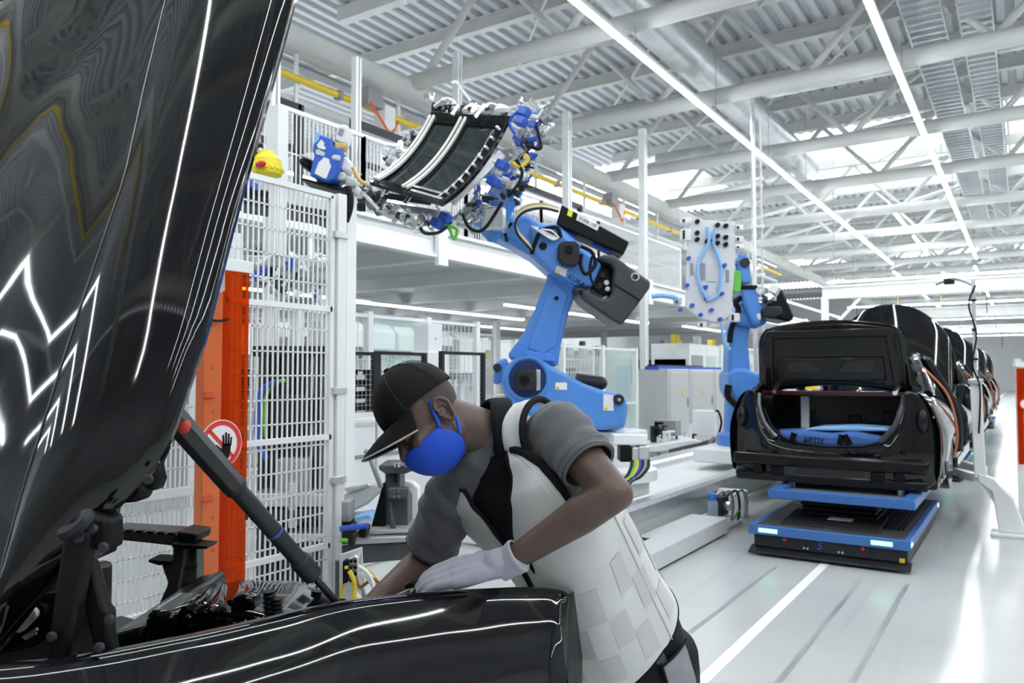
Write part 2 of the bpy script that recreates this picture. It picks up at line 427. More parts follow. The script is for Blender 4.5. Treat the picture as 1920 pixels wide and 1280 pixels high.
# box duct and black portal frames under the rack
bd = thing('machine_gantry', 'grey rectangular machine housing on a black portal under the yellow pipe', 'gantry', (-9.2, 5, 5))
MB().bb((-9.5, 2.5, 5.55), (-8.9, 6.3, 6.05)).build('housing', M_LIGHTGREY, bd, bevel=.02)
MB().box((-8.87, 5.3, 5.72), (.05, .15, .12)).build('socket', M_DARK, bd)
def portal(y0, y1, z1, x, lab):
    t = thing('black_portal', lab, 'frame', (x, y0, 3.75), 'black portal frames on the mezzanine')
    for y in (y0, y1): MB().bb((x-.05, y-.05, 3.75), (x+.05, y+.05, z1)).build('post', M_DARK, t, smooth=False)
    MB().bb((x-.05, y0, z1-.1), (x+.05, y1, z1)).build('lintel', M_DARK, t, smooth=False)
    MB().bb((x-.04, y0, z1-.7), (x+.04, y1, z1-.62)).build('rail', M_DARK, t, smooth=False)
portal(3.5, 7.5, 5.5, -8.7, 'black steel portal frame standing on the mezzanine')
portal(8.6, 11.2, 5.6, -8.7, 'black steel portal frame standing on the mezzanine')
portal(11.9, 16, 5.6, -8.7, 'black steel portal frame standing on the mezzanine')
t = thing('white_cabinet', 'white box cabinet inside a black portal frame', 'cabinet', (-8.9, 9.8, 3.75))
MB().bb((-9.3, 9.3, 4.7), (-8.8, 10.0, 5.25)).build('body', M_WHITE, t, bevel=.02); MB().bb((-9.1, 9.5, 3.75), (-9.0, 9.7, 4.7)).build('stand', M_GREY, t)
# tall white posts
def post(px, x, z0, z1, w, lab, py=300):
    p = PX(px, py, x); t = thing('tall_post', lab, 'post', (p.x, p.y, z0))
    MB().bb((p.x-w/2, p.y-w/2, z0), (p.x+w/2, p.y+w/2, z1)).build('shaft', M_WHITE, t, bevel=.01)
    MB().bb((p.x-w, p.y-w, z0), (p.x+w, p.y+w, z0+.02)).build('base_plate', M_WHITE, t)
    MB().bb((p.x+w/2, p.y-.01, z0+.1), (p.x+w/2+.006, p.y+.01, z1)).build('slot', M_GREY, t)
post(511, -6.2, 0, 9.6, .1, 'slim white post rising past the black hood to the roof')
post(667, -8.0, 3.75, 6.2, .11, 'thick white post on the mezzanine below the yellow pipe')
post(857, -8.4, 3.75, 7.4, .13, 'white post behind the chrome roof gripper')
post(1063, -8.2, 3.75, 7.3, .16, 'white post above the lettered black arm box')
post(1205, -7.3, 0, 7.3, .16, 'white post beside the grey robot counterweight')
t = thing('roof_ladder', 'steel ladder frame standing on the heavy edge beam', 'ladder', (LB, 7.5, 7.5))
for y in (7.35, 7.9): MB().bb((LB-.05, y-.03, 7.53), (LB+.02, y+.03, 9.6)).build('stile', M_ALU, t)
for k in range(5): MB().bb((LB-.03, 7.38, 7.8+k*.4), (LB, 7.87, 7.85+k*.4)).build('rung', M_WHITE, t)
# tall hanging service mast in mid hall
p = PX(1412, 300, -4.6)
t = thing('service_mast', 'slim grey service mast dropping from the trusses by the far blue robot', 'mast', (p.x, p.y, 1.9))
MB().tube((p.x, p.y, 1.6), (p.x, p.y, 7.4), .045).build('pole', M_ALU, t)
MB().tube((p.x+.16, p.y, 1.6), (p.x+.16, p.y, 7.0), .02).build('conduit', M_LIGHTGREY, t)
for z in (2.6, 3.6, 4.6, 5.6): MB().bb((p.x-.06, p.y-.03, z), (p.x+.2, p.y+.03, z+.06)).build('clamp', M_WHITE, t)
# ================================================================ white wire safety fence
FX = -3.1
def mapX(px, py, x=FX): return PX(px, py, x)
nearp, farp = mapX(398, 600), mapX(634, 600)
FT = mapX(640, 366).z
sf = thing('safety_fence', 'tall white wire safety fence panel beside the orange guard', 'fence', (FX, (nearp.y+farp.y)/2, 0))
ya, yb = nearp.y, farp.y
for y, w in ((ya, .07), (yb, .06)):
    MB().bb((FX-.03, y-w/2, 0), (FX+.03, y+w/2, FT)).build('post', M_WHITE, sf, bevel=.004)
    MB().bb((FX-.07, y-.07, 0), (FX+.07, y+.07, .012)).build('base_plate', M_WHITE, sf)
rails = [mapX(620, 580).z, mapX(620, 818).z, mapX(620, 1020).z]
fence_panel(sf, (FX, ya+.06, 0), (FX, yb-.055, 0), .14, FT-.02, M_WHITE, .028, .031, .118, rails, .0036)
for z in (mapX(634, 442).z, mapX(630, 732).z, mapX(628, 898).z):
    MB().bb((FX+.005, yb-.06, z-.018), (FX+.04, yb+.035, z+.018)).build('clip', M_ALU, sf, bevel=.003)
z = mapX(398, 393).z
MB().bb((FX+.005, ya-.04, z-.02), (FX+.04, ya+.05, z+.02)).build('clip', M_ALU, sf, bevel=.003)
# second, farther fence seen left of the orange guard
g0, g1 = PX(205, 800, -3.6), PX(392, 800, -3.6)
sf2 = thing('safety_fence', 'farther white wire fence panel behind the hood hinge', 'fence', (-3.6, g0.y, 0))
fence_panel(sf2, (-3.6, g0.y, 0), (-3.6, g1.y+.1, 0), .1, 2.35, M_WHITE, .04, .026, .1, (1.0, .42), .0034)
for y in (g0.y-.05, g1.y+.14): MB().bb((-3.63, y-.035, 0), (-3.57, y+.035, 2.37)).build('post', M_WHITE, sf2, bevel=.004)
# orange guard
def acrylic(name, col, mixf, tint):
    m = bpy.data.materials.new(name); m.use_nodes = True; nt = m.node_tree; b = nt.nodes['Principled BSDF']
    b.inputs['Base Color'].default_value = col + (1,); b.inputs['Roughness'].default_value = .08
    tr = nt.nodes.new('ShaderNodeBsdfTransparent'); tr.inputs[0].default_value = tint + (1,)
    mx = nt.nodes.new('ShaderNodeMixShader'); mx.inputs[0].default_value = mixf
    out = [n for n in nt.nodes if n.type == 'OUTPUT_MATERIAL'][0]
    nt.links.new(tr.outputs[0], mx.inputs[1]); nt.links.new(b.outputs[0], mx.inputs[2]); nt.links.new(mx.outputs[0], out.inputs[0])
    return m
M_ACRYL = acrylic('orange_acrylic', (.6, .10, .01), .14, (.85, .24, .07))
M_CLEAR = acrylic('clear_acrylic', (.85, .95, .93), .25, (.95, 1, .98))
OX = FX + .09
og = thing('orange_guard', 'orange see-through guard panel with a round hand prohibition sign on the white fence', 'guard panel', (OX, ya, 0))
def q(px, py, x=OX): return PX(px, py, x)
yl, ym, yr = q(378, 800).y, q(412, 800).y, q(462, 800).y
zt, ztm, zb = q(440, 507).z, q(398, 545).z, .12
MB().prism([(OX, ym, zb), (OX, yr, zb), (OX, yr, zt), (OX, ym, zt)], (.006, 0, 0)).build('acrylic_sheet', M_ACRYL, og, smooth=False)
MB().prism([(OX-.05, yl, zb), (OX-.05, ym, zb), (OX-.05, ym, ztm), (OX-.05, yl, ztm)], (.06, 0, 0)).build('orange_post', mat('orange_film', (.62, .13, .03), .25, var=.05, vscale=2, coat=.3), og, bevel=.004)
for pz in (732, 925):
    MB().bb((OX-.0, yl-.004, q(390, pz+14).z), (OX+.022, yl+.05, q(390, pz).z)).build('bracket', mat('orange_dark', (.6, .08, .02), .4), og, bevel=.003)
for pz in (610, 690, 770, 900, 970, 1030):
    c = q(397, pz); MB().tube((OX+.008, c.y, c.z), (OX+.014, c.y, c.z), .006, n=8).build('rivet', mat('orange_dark', (.6, .08, .02), .4), og)
MB().bb((OX-.01, ym-.02, zt-.005), (OX+.008, yr+.02, zt+.05)).build('top_rail', M_WHITE, og, bevel=.003)
# prohibition sign, flat print on the guard
c = q(414.5, 832, OX+.014); sg = MB().lathe([(.0, 0), (.108, 0), (.108, .002), (0, .002)], c, (1, 0, 0), n=40).build('prohibition_sign', M_SIGNWHITE, og)
m = MB(); n = 48; rin, rout = .083, .104; e = V((.0035, 0, 0))
m.grid([[c + e + V((0, math.cos(2*math.pi*k/n), math.sin(2*math.pi*k/n)))*r for k in range(n)] for r in (rin, rout)], closed=True)
a = V((0, math.cos(math.radians(135)), math.sin(math.radians(135)))); bq = V((0, a.z, -a.y))
m.add([c+e+a*.086+bq*.009, c+e+a*.086-bq*.009, c+e-a*.086-bq*.009, c+e-a*.086+bq*.009], [(0, 1, 2, 3)])
m.build('red_ring_and_bar', mat('sign_red', (.68, .04, .03), .5), sg, smooth=False)
hb = MB(); hc = c + V((.0045, .022, -.012)); th = V((.001, 0, 0))
def yz(y, z): return hc + V((0, y, z))
hb.prism([yz(-.018, -.055), (yz(.014, -.055)), yz(.024, -.02), yz(.026, .012), yz(-.016, .012), yz(-.022, -.012)], th)
for fy, ln in ((-.012, .052), (.0, .062), (.012, .056), (.023, .04)):
    hb.prism([yz(fy-.0045, 0), yz(fy+.0045, 0), yz(fy*1.25+.004, ln), yz(fy*1.25-.004, ln)], th)
hb.prism([yz(-.018, -.03), yz(-.018, -.012), yz(-.05, .012), yz(-.054, .005)], th)
hb.build('hand_symbol', M_BLACK, sg, smooth=False, kind='stuff')
# clear cover with papers above the guard, warning lamp
ca = thing('document_cover', 'clear acrylic sheet with white paper notes above the orange guard', 'document holder', (OX+.05, yl, 1.9))
MB().prism([q(372, 368, OX+.05), q(421, 362, OX+.05), q(421, 545, OX+.05), q(372, 560, OX+.05)], (.004, 0, 0)).build('clear_sheet', M_CLEAR, ca, smooth=False)
MB().prism([q(374, 470, OX+.056), q(420, 462, OX+.056), q(419, 508, OX+.056), q(374, 520, OX+.056)], (.002, 0, 0)).build('paper', M_SIGNWHITE, ca, smooth=False)
for k in range(5):
    MB().prism([q(380, 476+k*8, OX+.059), q(414, 470+k*8, OX+.059), q(414, 471.5+k*8, OX+.059), q(380, 477.5+k*8, OX+.059)], (.0005, 0, 0)).build('printed_line', M_GREY, ca, smooth=False)
MB().prism([q(376, 524, OX+.056), q(420, 512, OX+.056), q(412, 538, OX+.056), q(376, 542, OX+.056)], (.002, 0, 0)).build('torn_note', M_LIGHTGREY, ca, smooth=False)
c = PX(362, 500, -3.0)
wl = thing('warning_lamp', 'small black and red signal lamp left of the paper notes', 'signal lamp', (c.x, c.y, c.z-.12))
MB().lathe([(.022, 0), (.022, .10)], c + V((0, 0, -.13)), n=16).build('base', M_BLACK, wl)
MB().lathe([(.021, 0), (.021, .06)], c + V((0, 0, -.03)), n=16).build('red_lens', M_RED, wl)
MB().lathe([(.021, 0), (.021, .045)], c + V((0, 0, .03)), n=16).build('white_lens', M_SIGNWHITE, wl)
MB().lathe([(.022, 0), (.022, .015)], c + V((0, 0, .075)), n=16).build('cap', M_BLACK, wl)
MB().path([c + V((0, 0, -.13)), c + V((.01, .03, -.2)), c + V((.02, .1, -.23)), c + V((.03, .16, -.22))], .006, smooth=5).build('cable', M_BLACK, wl)
# ================================================================ machinery seen through the fence
def box_px(mb, x0, y0, x1, y1, d, th, **k):
    a, b = PD(x0, y0, d), PD(x1, y1, d)
    return plate(mb, [(x0, y1), (x1, y1), (x1, y0), (x0, y0)], d, th)
t = thing('process_tower', 'dark machine tower with upright profiles seen through the white wire fence', 'machine', PD(545, 1000, 5.0) * 1)
t.location.z = 0
box_px(MB(), 472, 648, 618, 668, 5.0, .5).build('head_beam', M_DARK, t, bevel=.01)
for k, (a, b) in enumerate(((486, 500), (508, 520), (530, 548), (556, 572), (590, 604))):
    pa, pb = PD(a, 668, 5.0), PD(b, 668, 5.0)
    MB().prism([V((pa.x, pa.y, 0)), V((pb.x, pb.y, 0)), pb, pa], CF*.2).build('upright', M_DARK, t, smooth=False)
for k, (a, b) in enumerate(((500, 508), (520, 530), (548, 556), (572, 590))):
    pa, pb = PD(a, 668, 5.1), PD(b, 668, 5.1)
    MB().prism([V((pa.x, pa.y, .1)), V((pb.x, pb.y, .1)), pb, pa], CF*.05).build('profile', M_ALU, t, smooth=False)
box_px(MB(), 520, 740, 575, 800, 4.9, .3).build('drive_unit', M_DARK, t, bevel=.02)
box_px(MB(), 515, 860, 575, 930, 4.9, .3).build('slide_block', M_GREY, t, bevel=.02)
MB().path([PD(520, 715, 4.8), PD(492, 730, 4.8), PD(482, 770, 4.8), PD(484, 830, 4.8), PD(500, 860, 4.8)], .018, smooth=6).build('blue_hose', M_BLUE2, t)
MB().path([PD(535, 712, 4.82), PD(505, 725, 4.82), PD(496, 770, 4.82), PD(498, 820, 4.82)], .012, smooth=6).build('green_hose', M_GREEN, t)
for k, (x0, y0, x1, y1, mm) in enumerate(((470, 925, 615, 950, M_ALU), (455, 955, 600, 975, M_DARK), (500, 1000, 620, 1015, M_ALU), (540, 905, 552, 990, M_ALU))):
    box_px(MB(), x0, y0, x1, y1, 4.8, .25).build('fixture_bar', mm, t, bevel=.006)
# low conveyor and parts heaped behind the fence
def clutter(t, pxs, pys, d0, d1, n, mats, smin, smax, seed, names=('bracket', 'clamp', 'cylinder', 'block', 'fitting')):
    rr = random.Random(seed)
    for k in range(n):
        p = PD(rr.uniform(*pxs), rr.uniform(*pys), rr.uniform(d0, d1)); s = rr.uniform(smin, smax); mm = rr.choice(mats)
        rot = Matrix.Rotation(rr.uniform(0, 3.1), 3, V((rr.uniform(-1, 1), rr.uniform(-1, 1), rr.uniform(-1, 1))).normalized())
        mb = MB(); kind = rr.randrange(4)
        if kind == 0: mb.box(p, (s, s*.6, s*.4), rot); mb.box(p + rot @ V((s*.5, 0, s*.3)), (s*.2, s*.6, s*.9), rot)
        elif kind == 1: mb.tube(p, p + rot @ V((0, 0, s*1.6)), s*.22, n=10); mb.tube(p + rot @ V((0, 0, s*1.6)), p + rot @ V((0, 0, s*2.2)), s*.1, n=8)
        elif kind == 2: mb.box(p, (s*1.2, s*.35, s*.35), rot); mb.tube(p, p + rot @ V((0, s*.7, 0)), s*.15, n=8)
        else: mb.lathe([(s*.1, 0), (s*.35, .02), (s*.38, s*.15), (s*.15, s*.25), (s*.12, s*.6)], p, rot @ V((0, 0, 1)), n=12)
        mb.build(names[kind] if kind < len(names) else 'block', mm, t, bevel=s*.03)
t = thing('part_gripper', 'silver gripper with many clamps hanging behind the white wire fence', 'gripper', PD(520, 520, 6.0))
box_px(MB(), 405, 478, 610, 500, 6.0, .1).build('crossbar', M_ALU, t, bevel=.01)
clutter(t, (405, 610), (455, 560), 5.7, 6.2, 46, (M_WHITE, M_ALU, M_CHROME, M_WHITE, M_DARK, M_BLUE2), .05, .12, 3)
MB().bar(PD(520, 478, 6.0), V((PD(520, 478, 6.0).x, PD(520, 478, 6.0).y, 3.7)), .1, .1).build('drop_arm', M_WHITE, t)
t = thing('beam_shuttle', 'white curved beam with black side plates hanging behind the top of the white wire fence', 'conveyor', PD(520, 380, 6.2))
plate(MB(), [(415, 350), (500, 358), (548, 385), (560, 392), (640, 398), (640, 372), (585, 372), (520, 335), (415, 330)], 6.2, .5).build('white_cover', M_WHITE, t, bevel=.01)
plate(MB(), [(415, 375), (560, 398), (640, 425), (640, 398), (560, 385), (500, 372), (415, 352)], 6.1, .5).build('side_plate', M_DARK, t, bevel=.01)
plate(MB(), [(415, 330), (470, 335), (470, 350), (415, 345)], 6.0, .4).build('blue_guard', M_BLUE2, t)
for px in (600, 440):
    a = PD(px, 365, 6.5); MB().bar(a, (MX+.02, a.y, 3.6), .08, .08).build('support_arm', M_WHITE, t)
# ================================================================ robots
def zl(pts, x0, y0, s): return [(x0 + a/s, y0 + b/s) for a, b in pts]
def disc(px, py, d, rpx, th, prof=None, back=0.0):
    c = PD(px, py, d) + CF*back; r = rpx / F_PX * d
    return MB().lathe(prof(r, th) if prof else [(r*.92, 0), (r, .02), (r, th)], c, CF, n=28)
RX = -3.6
# linear rail
rl = thing('linear_rail', 'long white and silver floor rail that carries the blue robots', 'rail', (-3.6, 9, 0))
MB().bb((-4.45, 5.9, .06), (-2.98, 22, .30)).build('bed', mat('pale_green_paint', (.62, .68, .65), .45), rl, bevel=.01)
for xa, xb, nm in ((-3.1, -2.93, 'guide_cover'), (-4.5, -4.2, 'guide_cover')):
    MB().prism([(xa, 5.9, .28), (xb, 5.9, .28), (xb, 5.9, .38), (xb-.03, 5.9, .415), (xa+.03, 5.9, .415), (xa, 5.9, .38)], (0, 16, 0)).build(nm, M_ALU, rl, smooth=False)
MB().bb((-4.2, 6.0, .30), (-3.1, 22, .315)).build('centre_cover', M_WHITE, rl, smooth=False)
for k in range(5): MB().bb((-3.95+k*.17, 6.05, .315), (-3.88+k*.17, 6.5, .318)).build('vent_slot', M_DARK, rl, smooth=False)
MB().bb((-4.5, 5.82, .02), (-2.9, 5.9, .44)).build('end_plate', M_WHITE, rl, bevel=.01)
for z in (.14, .24, .34): MB().tube((-2.9, 5.86, z), (-2.885, 5.86, z), .018, n=10).build('bolt', M_DARK, rl)
MB().bb((-2.97, 7.7, 0), (-2.93, 22, .07)).build('foot_strip', M_WHITE, rl, smooth=False)
for k in range(4): MB().bb((-2.94, 8.6+k*3, 0), (-2.62, 8.75+k*3, .3)).build('rail_foot', M_WHITE, rl, bevel=.02)
t = thing('step_cover', 'low pale metal step plate on the floor in front of the robot rail', 'step', (-2.7, 6, 0))
MB().bb((-2.88, 4.6, .02), (-2.5, 7.65, .17)).build('cover', M_LIGHTGREY, t, bevel=.006)
MB().bb((-2.86, 4.63, 0), (-2.52, 7.6, .02)).build('inset_plinth', M_DARK, t)  # dark plinth, slightly inset under the cover
MB().bb((-2.86, 5.6, .17), (-2.75, 6.3, .173)).build('cut_out', M_BLACK, t, smooth=False)
# valve unit at the end of the step
c = V((-2.72, 7.95, 0))
t = thing('filter_unit', 'compressed air unit with a blue capped clear filter bowl beside the step plate', 'air unit', c)
MB().bb(c + V((-.16, -.22, 0)), c + V((.16, .35, .03))).build('base', M_ALU, t)
MB().lathe([(.05, 0), (.055, .02), (.055, .24), (.045, .27)], c + V((.02, -.16, .03)), n=18).build('clear_bowl', acrylic('clear_bowl', (.8, .9, .95), .3, (.9, .95, 1)), t)
MB().lathe([(.03, 0), (.035, .02), (.035, .07), (.02, .08)], c + V((.02, -.16, .30)), n=16).build('blue_cap', mat('blue_cap', (.03, .2, .8), .4), t)
MB().lathe([(.02, 0), (.02, .2)], c + V((.02, -.16, .05)), n=12).build('filter_core', M_BLUE2, t)
MB().box(c + V((0, .08, .22)), (.16, .2, .2)).build('regulator', M_DARK, t, bevel=.02)
MB().lathe([(.05, 0), (.05, .05)], c + V((.08, .08, .22)), (1, 0, 0), n=16).build('gauge', M_CHROME, t)
for k in range(4):
    o = V((.05*k-.05, .05+.06*k, 0))
    MB().path([c + o + V((0, 0, .3)), c + o + V((.09, .06, .36)), c + o + V((.1, .14, .2)), c + o + V((.06, .2, .03))], .013, smooth=6).build('hose', (M_ALU, M_GREY, M_DARK, M_CHROME)[k], t)
MB().path([c + V((.1, .25, .05)), c + V((.14, .32, .14)), c + V((.12, .42, .05))], .01, smooth=5).build('green_wire', M_GREEN, t)
# ---- robot one
D1 = 7.3
o = PD(1120, 800, D1)
rb = thing('industrial_robot', 'large blue industrial robot raising the chrome roof gripper, with black counterweight cover', 'robot', (o.x, o.y, .42))
Z1 = (860, 340, 2.56)
MB().bb((RX-.55, o.y-.6, .42), (RX+.5, o.y+.6, .58)).build('carriage', M_WHITE, rb, bevel=.02)
bx = PD(1150, 820, D1+.3)
MB().lathe([(.42, 0), (.42, .1), (.34, .14), (.33, PD(1150, 806, D1+.3).z-.58)], V((bx.x, bx.y, .58)), n=28).build('pedestal', M_WHITE, rb)
car = zl([(205,960),(215,900),(260,855),(330,838),(400,855),(450,890),(520,925),(600,970),(700,1005),(790,1020),(806,1050),(812,1090),(800,1180),(690,1194),(420,1170),(230,1060)], *Z1)
plate(MB(), car, D1-.25, .22).build('carousel_side', M_BLUE, rb, bevel=.035, seg=4)
plate(MB(), [(x, y) for x, y in car], D1+.33, .2).build('carousel_side', M_BLUE, rb, bevel=.035, seg=4)
plate(MB(), zl([(430,960),(560,985),(700,1030),(790,1050),(795,1185),(690,1192),(420,1170)], *Z1), D1-.1, .5).build('carousel_core', M_BLUE, rb, bevel=.02)
disc(989, 709, D1-.27, 37, .10, lambda r, t: [(r, 0), (r*1.14, 0), (r*1.16, .012), (r*1.16, .04), (r*1.0, .04), (r, 0)]).build('bearing_ring', M_BLUE, rb)
disc(989, 710, D1-.262, 36, .03).build('bearing_recess', mat('robot_navy', (.012, .03, .12), .4), rb)
plate(MB(), zl([(275,915),(290,905),(355,905),(370,915),(370,990),(355,1000),(290,1000),(275,990)], *Z1), D1-.40, .16).build('axis_motor', M_DARK, rb, bevel=.012)
disc(984, 712, D1-.43, 9, .05).build('motor_hub', M_BLACK, rb)
plate(MB(), zl([(372,900),(392,905),(392,1000),(372,1005)], *Z1), D1-.33, .08).build('motor_plug', M_ALU, rb, bevel=.006)
plate(MB(), zl([(165,975),(170,890),(195,855),(235,845),(235,940),(195,975)], *Z1), D1+.0, .3).build('rear_lobe', M_BLUE, rb, bevel=.03)
disc(932, 689, D1-.03, 8, .06).build('lobe_cap', M_DARK, rb)
disc(1161, 749, D1-.29, 10.5, .06).build('pivot_bolt_seat', M_DARK, rb); disc(1161, 749, D1-.31, 3.5, .03).build('pivot_bolt', M_CHROME, rb)
a, b = PD(1080, 712, D1+.1), PD(1126, 718, D1+.1)
MB().tube(a, b, .065, n=18).build('balancer_cylinder', M_DARK, rb); MB().ell(b, (.066, .066, .066)).build('cylinder_end', M_DARK, rb)
for pts in ([(465,965),(520,965),(520,1000),(463,1000)], [(695,1020),(742,1024),(744,1100),(694,1100)]):
    plate(MB(), zl(pts, *Z1), D1-.256, .004).build('warning_label', M_SIGNWHITE, rb, smooth=False)
for pts in ([(468,985),(482,985),(482,998),(468,998)], [(697,1085),(715,1085),(715,1098),(697,1098)]):
    plate(MB(), zl(pts, *Z1), D1-.259, .003).build('yellow_mark', M_YELLOW, rb, smooth=False)
boom = zl([(435,425),(470,420),(560,500),(553,560),(520,660),(492,780),(478,885),(380,900),(240,850),(240,825),(300,745),(362,620),(402,520)], *Z1)
plate(MB(), boom, D1-.02, .32).build('link_arm', M_BLUE, rb, bevel=.05, seg=4)
plate(MB(), zl([(455,480),(530,540),(500,640),(470,790),(400,830),(330,800),(370,690),(415,560)], *Z1), D1-.035, .03).build('arm_recess', M_BLUE, rb, bevel=.012)
disc(860+470/2.56, 340+560/2.56, D1-.05, 4.5, .03).build('arm_hole', M_BLACK, rb)
plate(MB(), zl([(318,818),(345,812),(440,830),(465,855),(455,868),(330,850)], *Z1), D1-.08, .12).build('arm_step', M_BLUE, rb, bevel=.012)
# upper arm
ua = zl([(120,240),(205,108),(262,160),(330,150),(400,200),(470,190),(520,240),(700,385),(690,430),(640,520),(545,512),(430,432),(340,352),(235,292)], *Z1)
plate(MB(), ua, D1-.12, .46).build('upper_arm', M_BLUE, rb, bevel=.06, seg=4)
plate(MB(), zl([(345,215),(470,200),(505,250),(690,395),(640,505),(560,500),(440,425),(350,345)], *Z1), D1-.2, .1).build('arm_housing', M_BLUE, rb, bevel=.03, seg=3)
disc(860+405/2.56, 340+310/2.56, D1-.21, 8, .03).build('arm_port', M_BLACK, rb)
plate(MB(), zl([(480,300),(500,285),(560,285),(582,305),(580,385),(560,405),(505,395),(478,370)], *Z1), D1-.34, .16).build('axis_motor', M_DARK, rb, bevel=.012)
disc(860+530/2.56, 340+325/2.56, D1-.37, 8, .05).build('motor_hub', M_BLACK, rb)
plate(MB(), zl([(495,110),(820,290),(792,352),(468,205)], *Z1), D1-.1, .34).build('media_box', M_BLACK, rb, bevel=.015)
lab = plate(MB(), zl([(572,155),(676,208),(666,236),(564,184)], *Z1), D1-.106, .005).build('label_plate', M_SIGNWHITE, rb, smooth=False)
rt = (PD(*zl([(676, 208)], *Z1)[0], D1) - PD(*zl([(572, 155)], *Z1)[0], D1)).normalized()
text('lettering', '010RB_100', PD(*zl([(620, 196)], *Z1)[0], D1-.108), rt, UP, .038, M_BLACK, lab)
plate(MB(), zl([(528,130),(550,140),(542,172),(520,162)], *Z1), D1-.106, .005).build('yellow_label', mat('yellow_label', (.8, .85, .05), .5), rb, smooth=False)
for a_, b_ in (((530,225),(500,270)), ((700,290),(680,330))):
    MB().bar(PD(*zl([a_], *Z1)[0], D1), PD(*zl([b_], *Z1)[0], D1), .05, .2).build('box_bracket', M_BLUE2, rb)
# counterweight cover
cw = zl([(660,365),(700,350),(745,352),(925,480),(918,512),(785,692),(740,668),(600,572),(552,505),(590,510),(690,560),(720,560),(738,530),(745,420),(735,398)], *Z1)
plate(MB(), cw, D1-.27, .62).build('counterweight_cover', mat('graphite_cover', (.045, .048, .055), .36, var=.06), rb, bevel=.03, seg=3)
plate(MB(), zl([(655,380),(730,405),(735,530),(700,548),(640,515)], *Z1), D1-.12, .3).build('drive_recess', M_BLACK, rb, bevel=.01)
for k, (a_, b_) in enumerate(((690,450),(710,485),(680,500),(715,515))):
    disc(860+a_/2.56, 340+b_/2.56, D1-.16, 5, .06).build('drive_motor', M_ALU if k % 2 else M_DARK, rb)
disc(860+848/2.56, 340+457/2.56, D1-.285, 8.5, .03).build('cover_boss', M_ALU, rb); disc(860+848/2.56, 340+457/2.56, D1-.29, 6, .03).build('boss_hole', M_DARK, rb)
MB().bar(PD(*zl([(745, 492)], *Z1)[0], D1-.275), PD(*zl([(872, 572)], *Z1)[0], D1-.275), .012, .012).build('cover_seam', M_BLACK, rb)
disc(860+588/2.56, 340+532/2.56, D1-.28, 5, .03).build('cover_plug', M_BLACK, rb)
plate(MB(), zl([(470,402),(522,422),(512,458),(464,436)], *Z1), D1-.206, .005).build('warning_label', M_SIGNWHITE, rb, smooth=False)
plate(MB(), zl([(470,424),(488,432),(484,444),(466,437)], *Z1), D1-.21, .004).build('yellow_mark', M_YELLOW, rb, smooth=False)
rt = (PD(*zl([(602, 500)], *Z1)[0], D1) - PD(*zl([(524, 455)], *Z1)[0], D1)).normalized()
text('lettering', 'KUKA', PD(*zl([(566, 478)], *Z1)[0], D1-.206), rt, UP, .066, M_BLACK, rb, th=.002)
def cable(t, pts, d, r, m, name='cable', zm=Z1, k=6): MB().path([PD(*zl([(x, y)], *zm)[0], d + (dd[0] if dd else 0)) for x, y, *dd in pts], r, smooth=k).build(name, m, t)
for off in range(4):
    cable(rb, [(480,130+off*5),(400,108+off*7),(320,120+off*8),(275,170+off*6),(280,235+off*4),(330,290+off*6),(350,330)], D1-.25-off*.012, .013, (M_GREY, M_YELLOW, M_WHITE, M_DARK)[off], 'media_hose')
cable(rb, [(585,310),(640,340),(655,400),(610,445),(585,400),(590,350)], D1-.3, .018, M_BLACK)
cable(rb, [(640,360),(630,420),(640,480),(670,520)], D1-.28, .012, M_BLACK)
cable(rb, [(350,350),(365,300),(395,240),(470,220),(490,270)], D1-.25, .02, M_BLACK)
for k in range(5): cable(rb, [(350+k*8,215+k*4),(400+k*8,250-k*4),(450,280-k*10),(480,270)], D1-.28, .01, (M_ALU, M_WHITE, M_CHROME, M_DARK, M_ALU)[k])
cable(rb, [(255,200),(225,240),(232,290)], D1-.19, .014, M_BLACK, 'band')
# ---- roof module gripper on robot one
gd = 6.35
gp = thing('gripper_frame', 'silver gripper frame full of clamps and blue cylinders on the nearer blue robot', 'gripper', PD(900, 420, gd))
Zg = (660, 140, 3.765)
def G(x, y, d): return PD(660 + x/3.765, 140 + y/3.765, d)
def gbar(a, b, w, m, nm='clamp_bar', h=None): MB().bar(a, b, w, h or w).build(nm, m, gp, bevel=w*.12)
gbar(G(930,1120,6.85), G(1120,760,6.6), .10, M_BLUE, 'tool_flange', .3)
gbar(G(1000,1010,6.5), PD(935,420,7.32), .2, M_ALU, 'tool_adapter'); gbar(G(880,880,6.7), G(780,1000,6.7), .08, M_ALU); gbar(G(960,1090,6.7), G(1090,880,6.7), .07, M_ALU); gbar(G(1000,700,6.6), G(1270,560,6.6), .06, M_ALU)
gbar(G(1100,860,6.6), G(1260,640,6.6), .06, M_CHROME); gbar(G(700,900,6.5), G(1060,560,6.6), .08, M_ALU, 'spine_tube'); gbar(G(180,920,6.5), G(700,1000,6.6), .07, M_ALU, 'spine_tube')
gbar(G(560,230,6.5), G(1090,280,6.6), .07, M_DARK, 'top_beam'); gbar(G(60,830,6.4), G(560,900,6.5), .05, M_DARK, 'lower_beam')
gbar(G(1110,280,6.6), G(1330,380,6.6), .06, M_ALU); gbar(G(1140,500,6.6), G(1300,480,6.6), .07, M_CHROME)
gbar(G(700,60,6.55), G(735,48,6.55), .022, M_WHITE, 'probe_tip'); gbar(G(735,48,6.55), G(838,188,6.55), .022, M_WHITE, 'probe_arm')
for a, b in (((705,285),(755,215)), ((870,305),(940,210)), ((235,840),(295,775)), ((370,910),(450,805)), ((70,830),(190,950)), ((245,490),(340,505))):
    gbar(G(*a, 6.15), G(*b, 6.15), .03, M_CHROME, 'locating_pin')
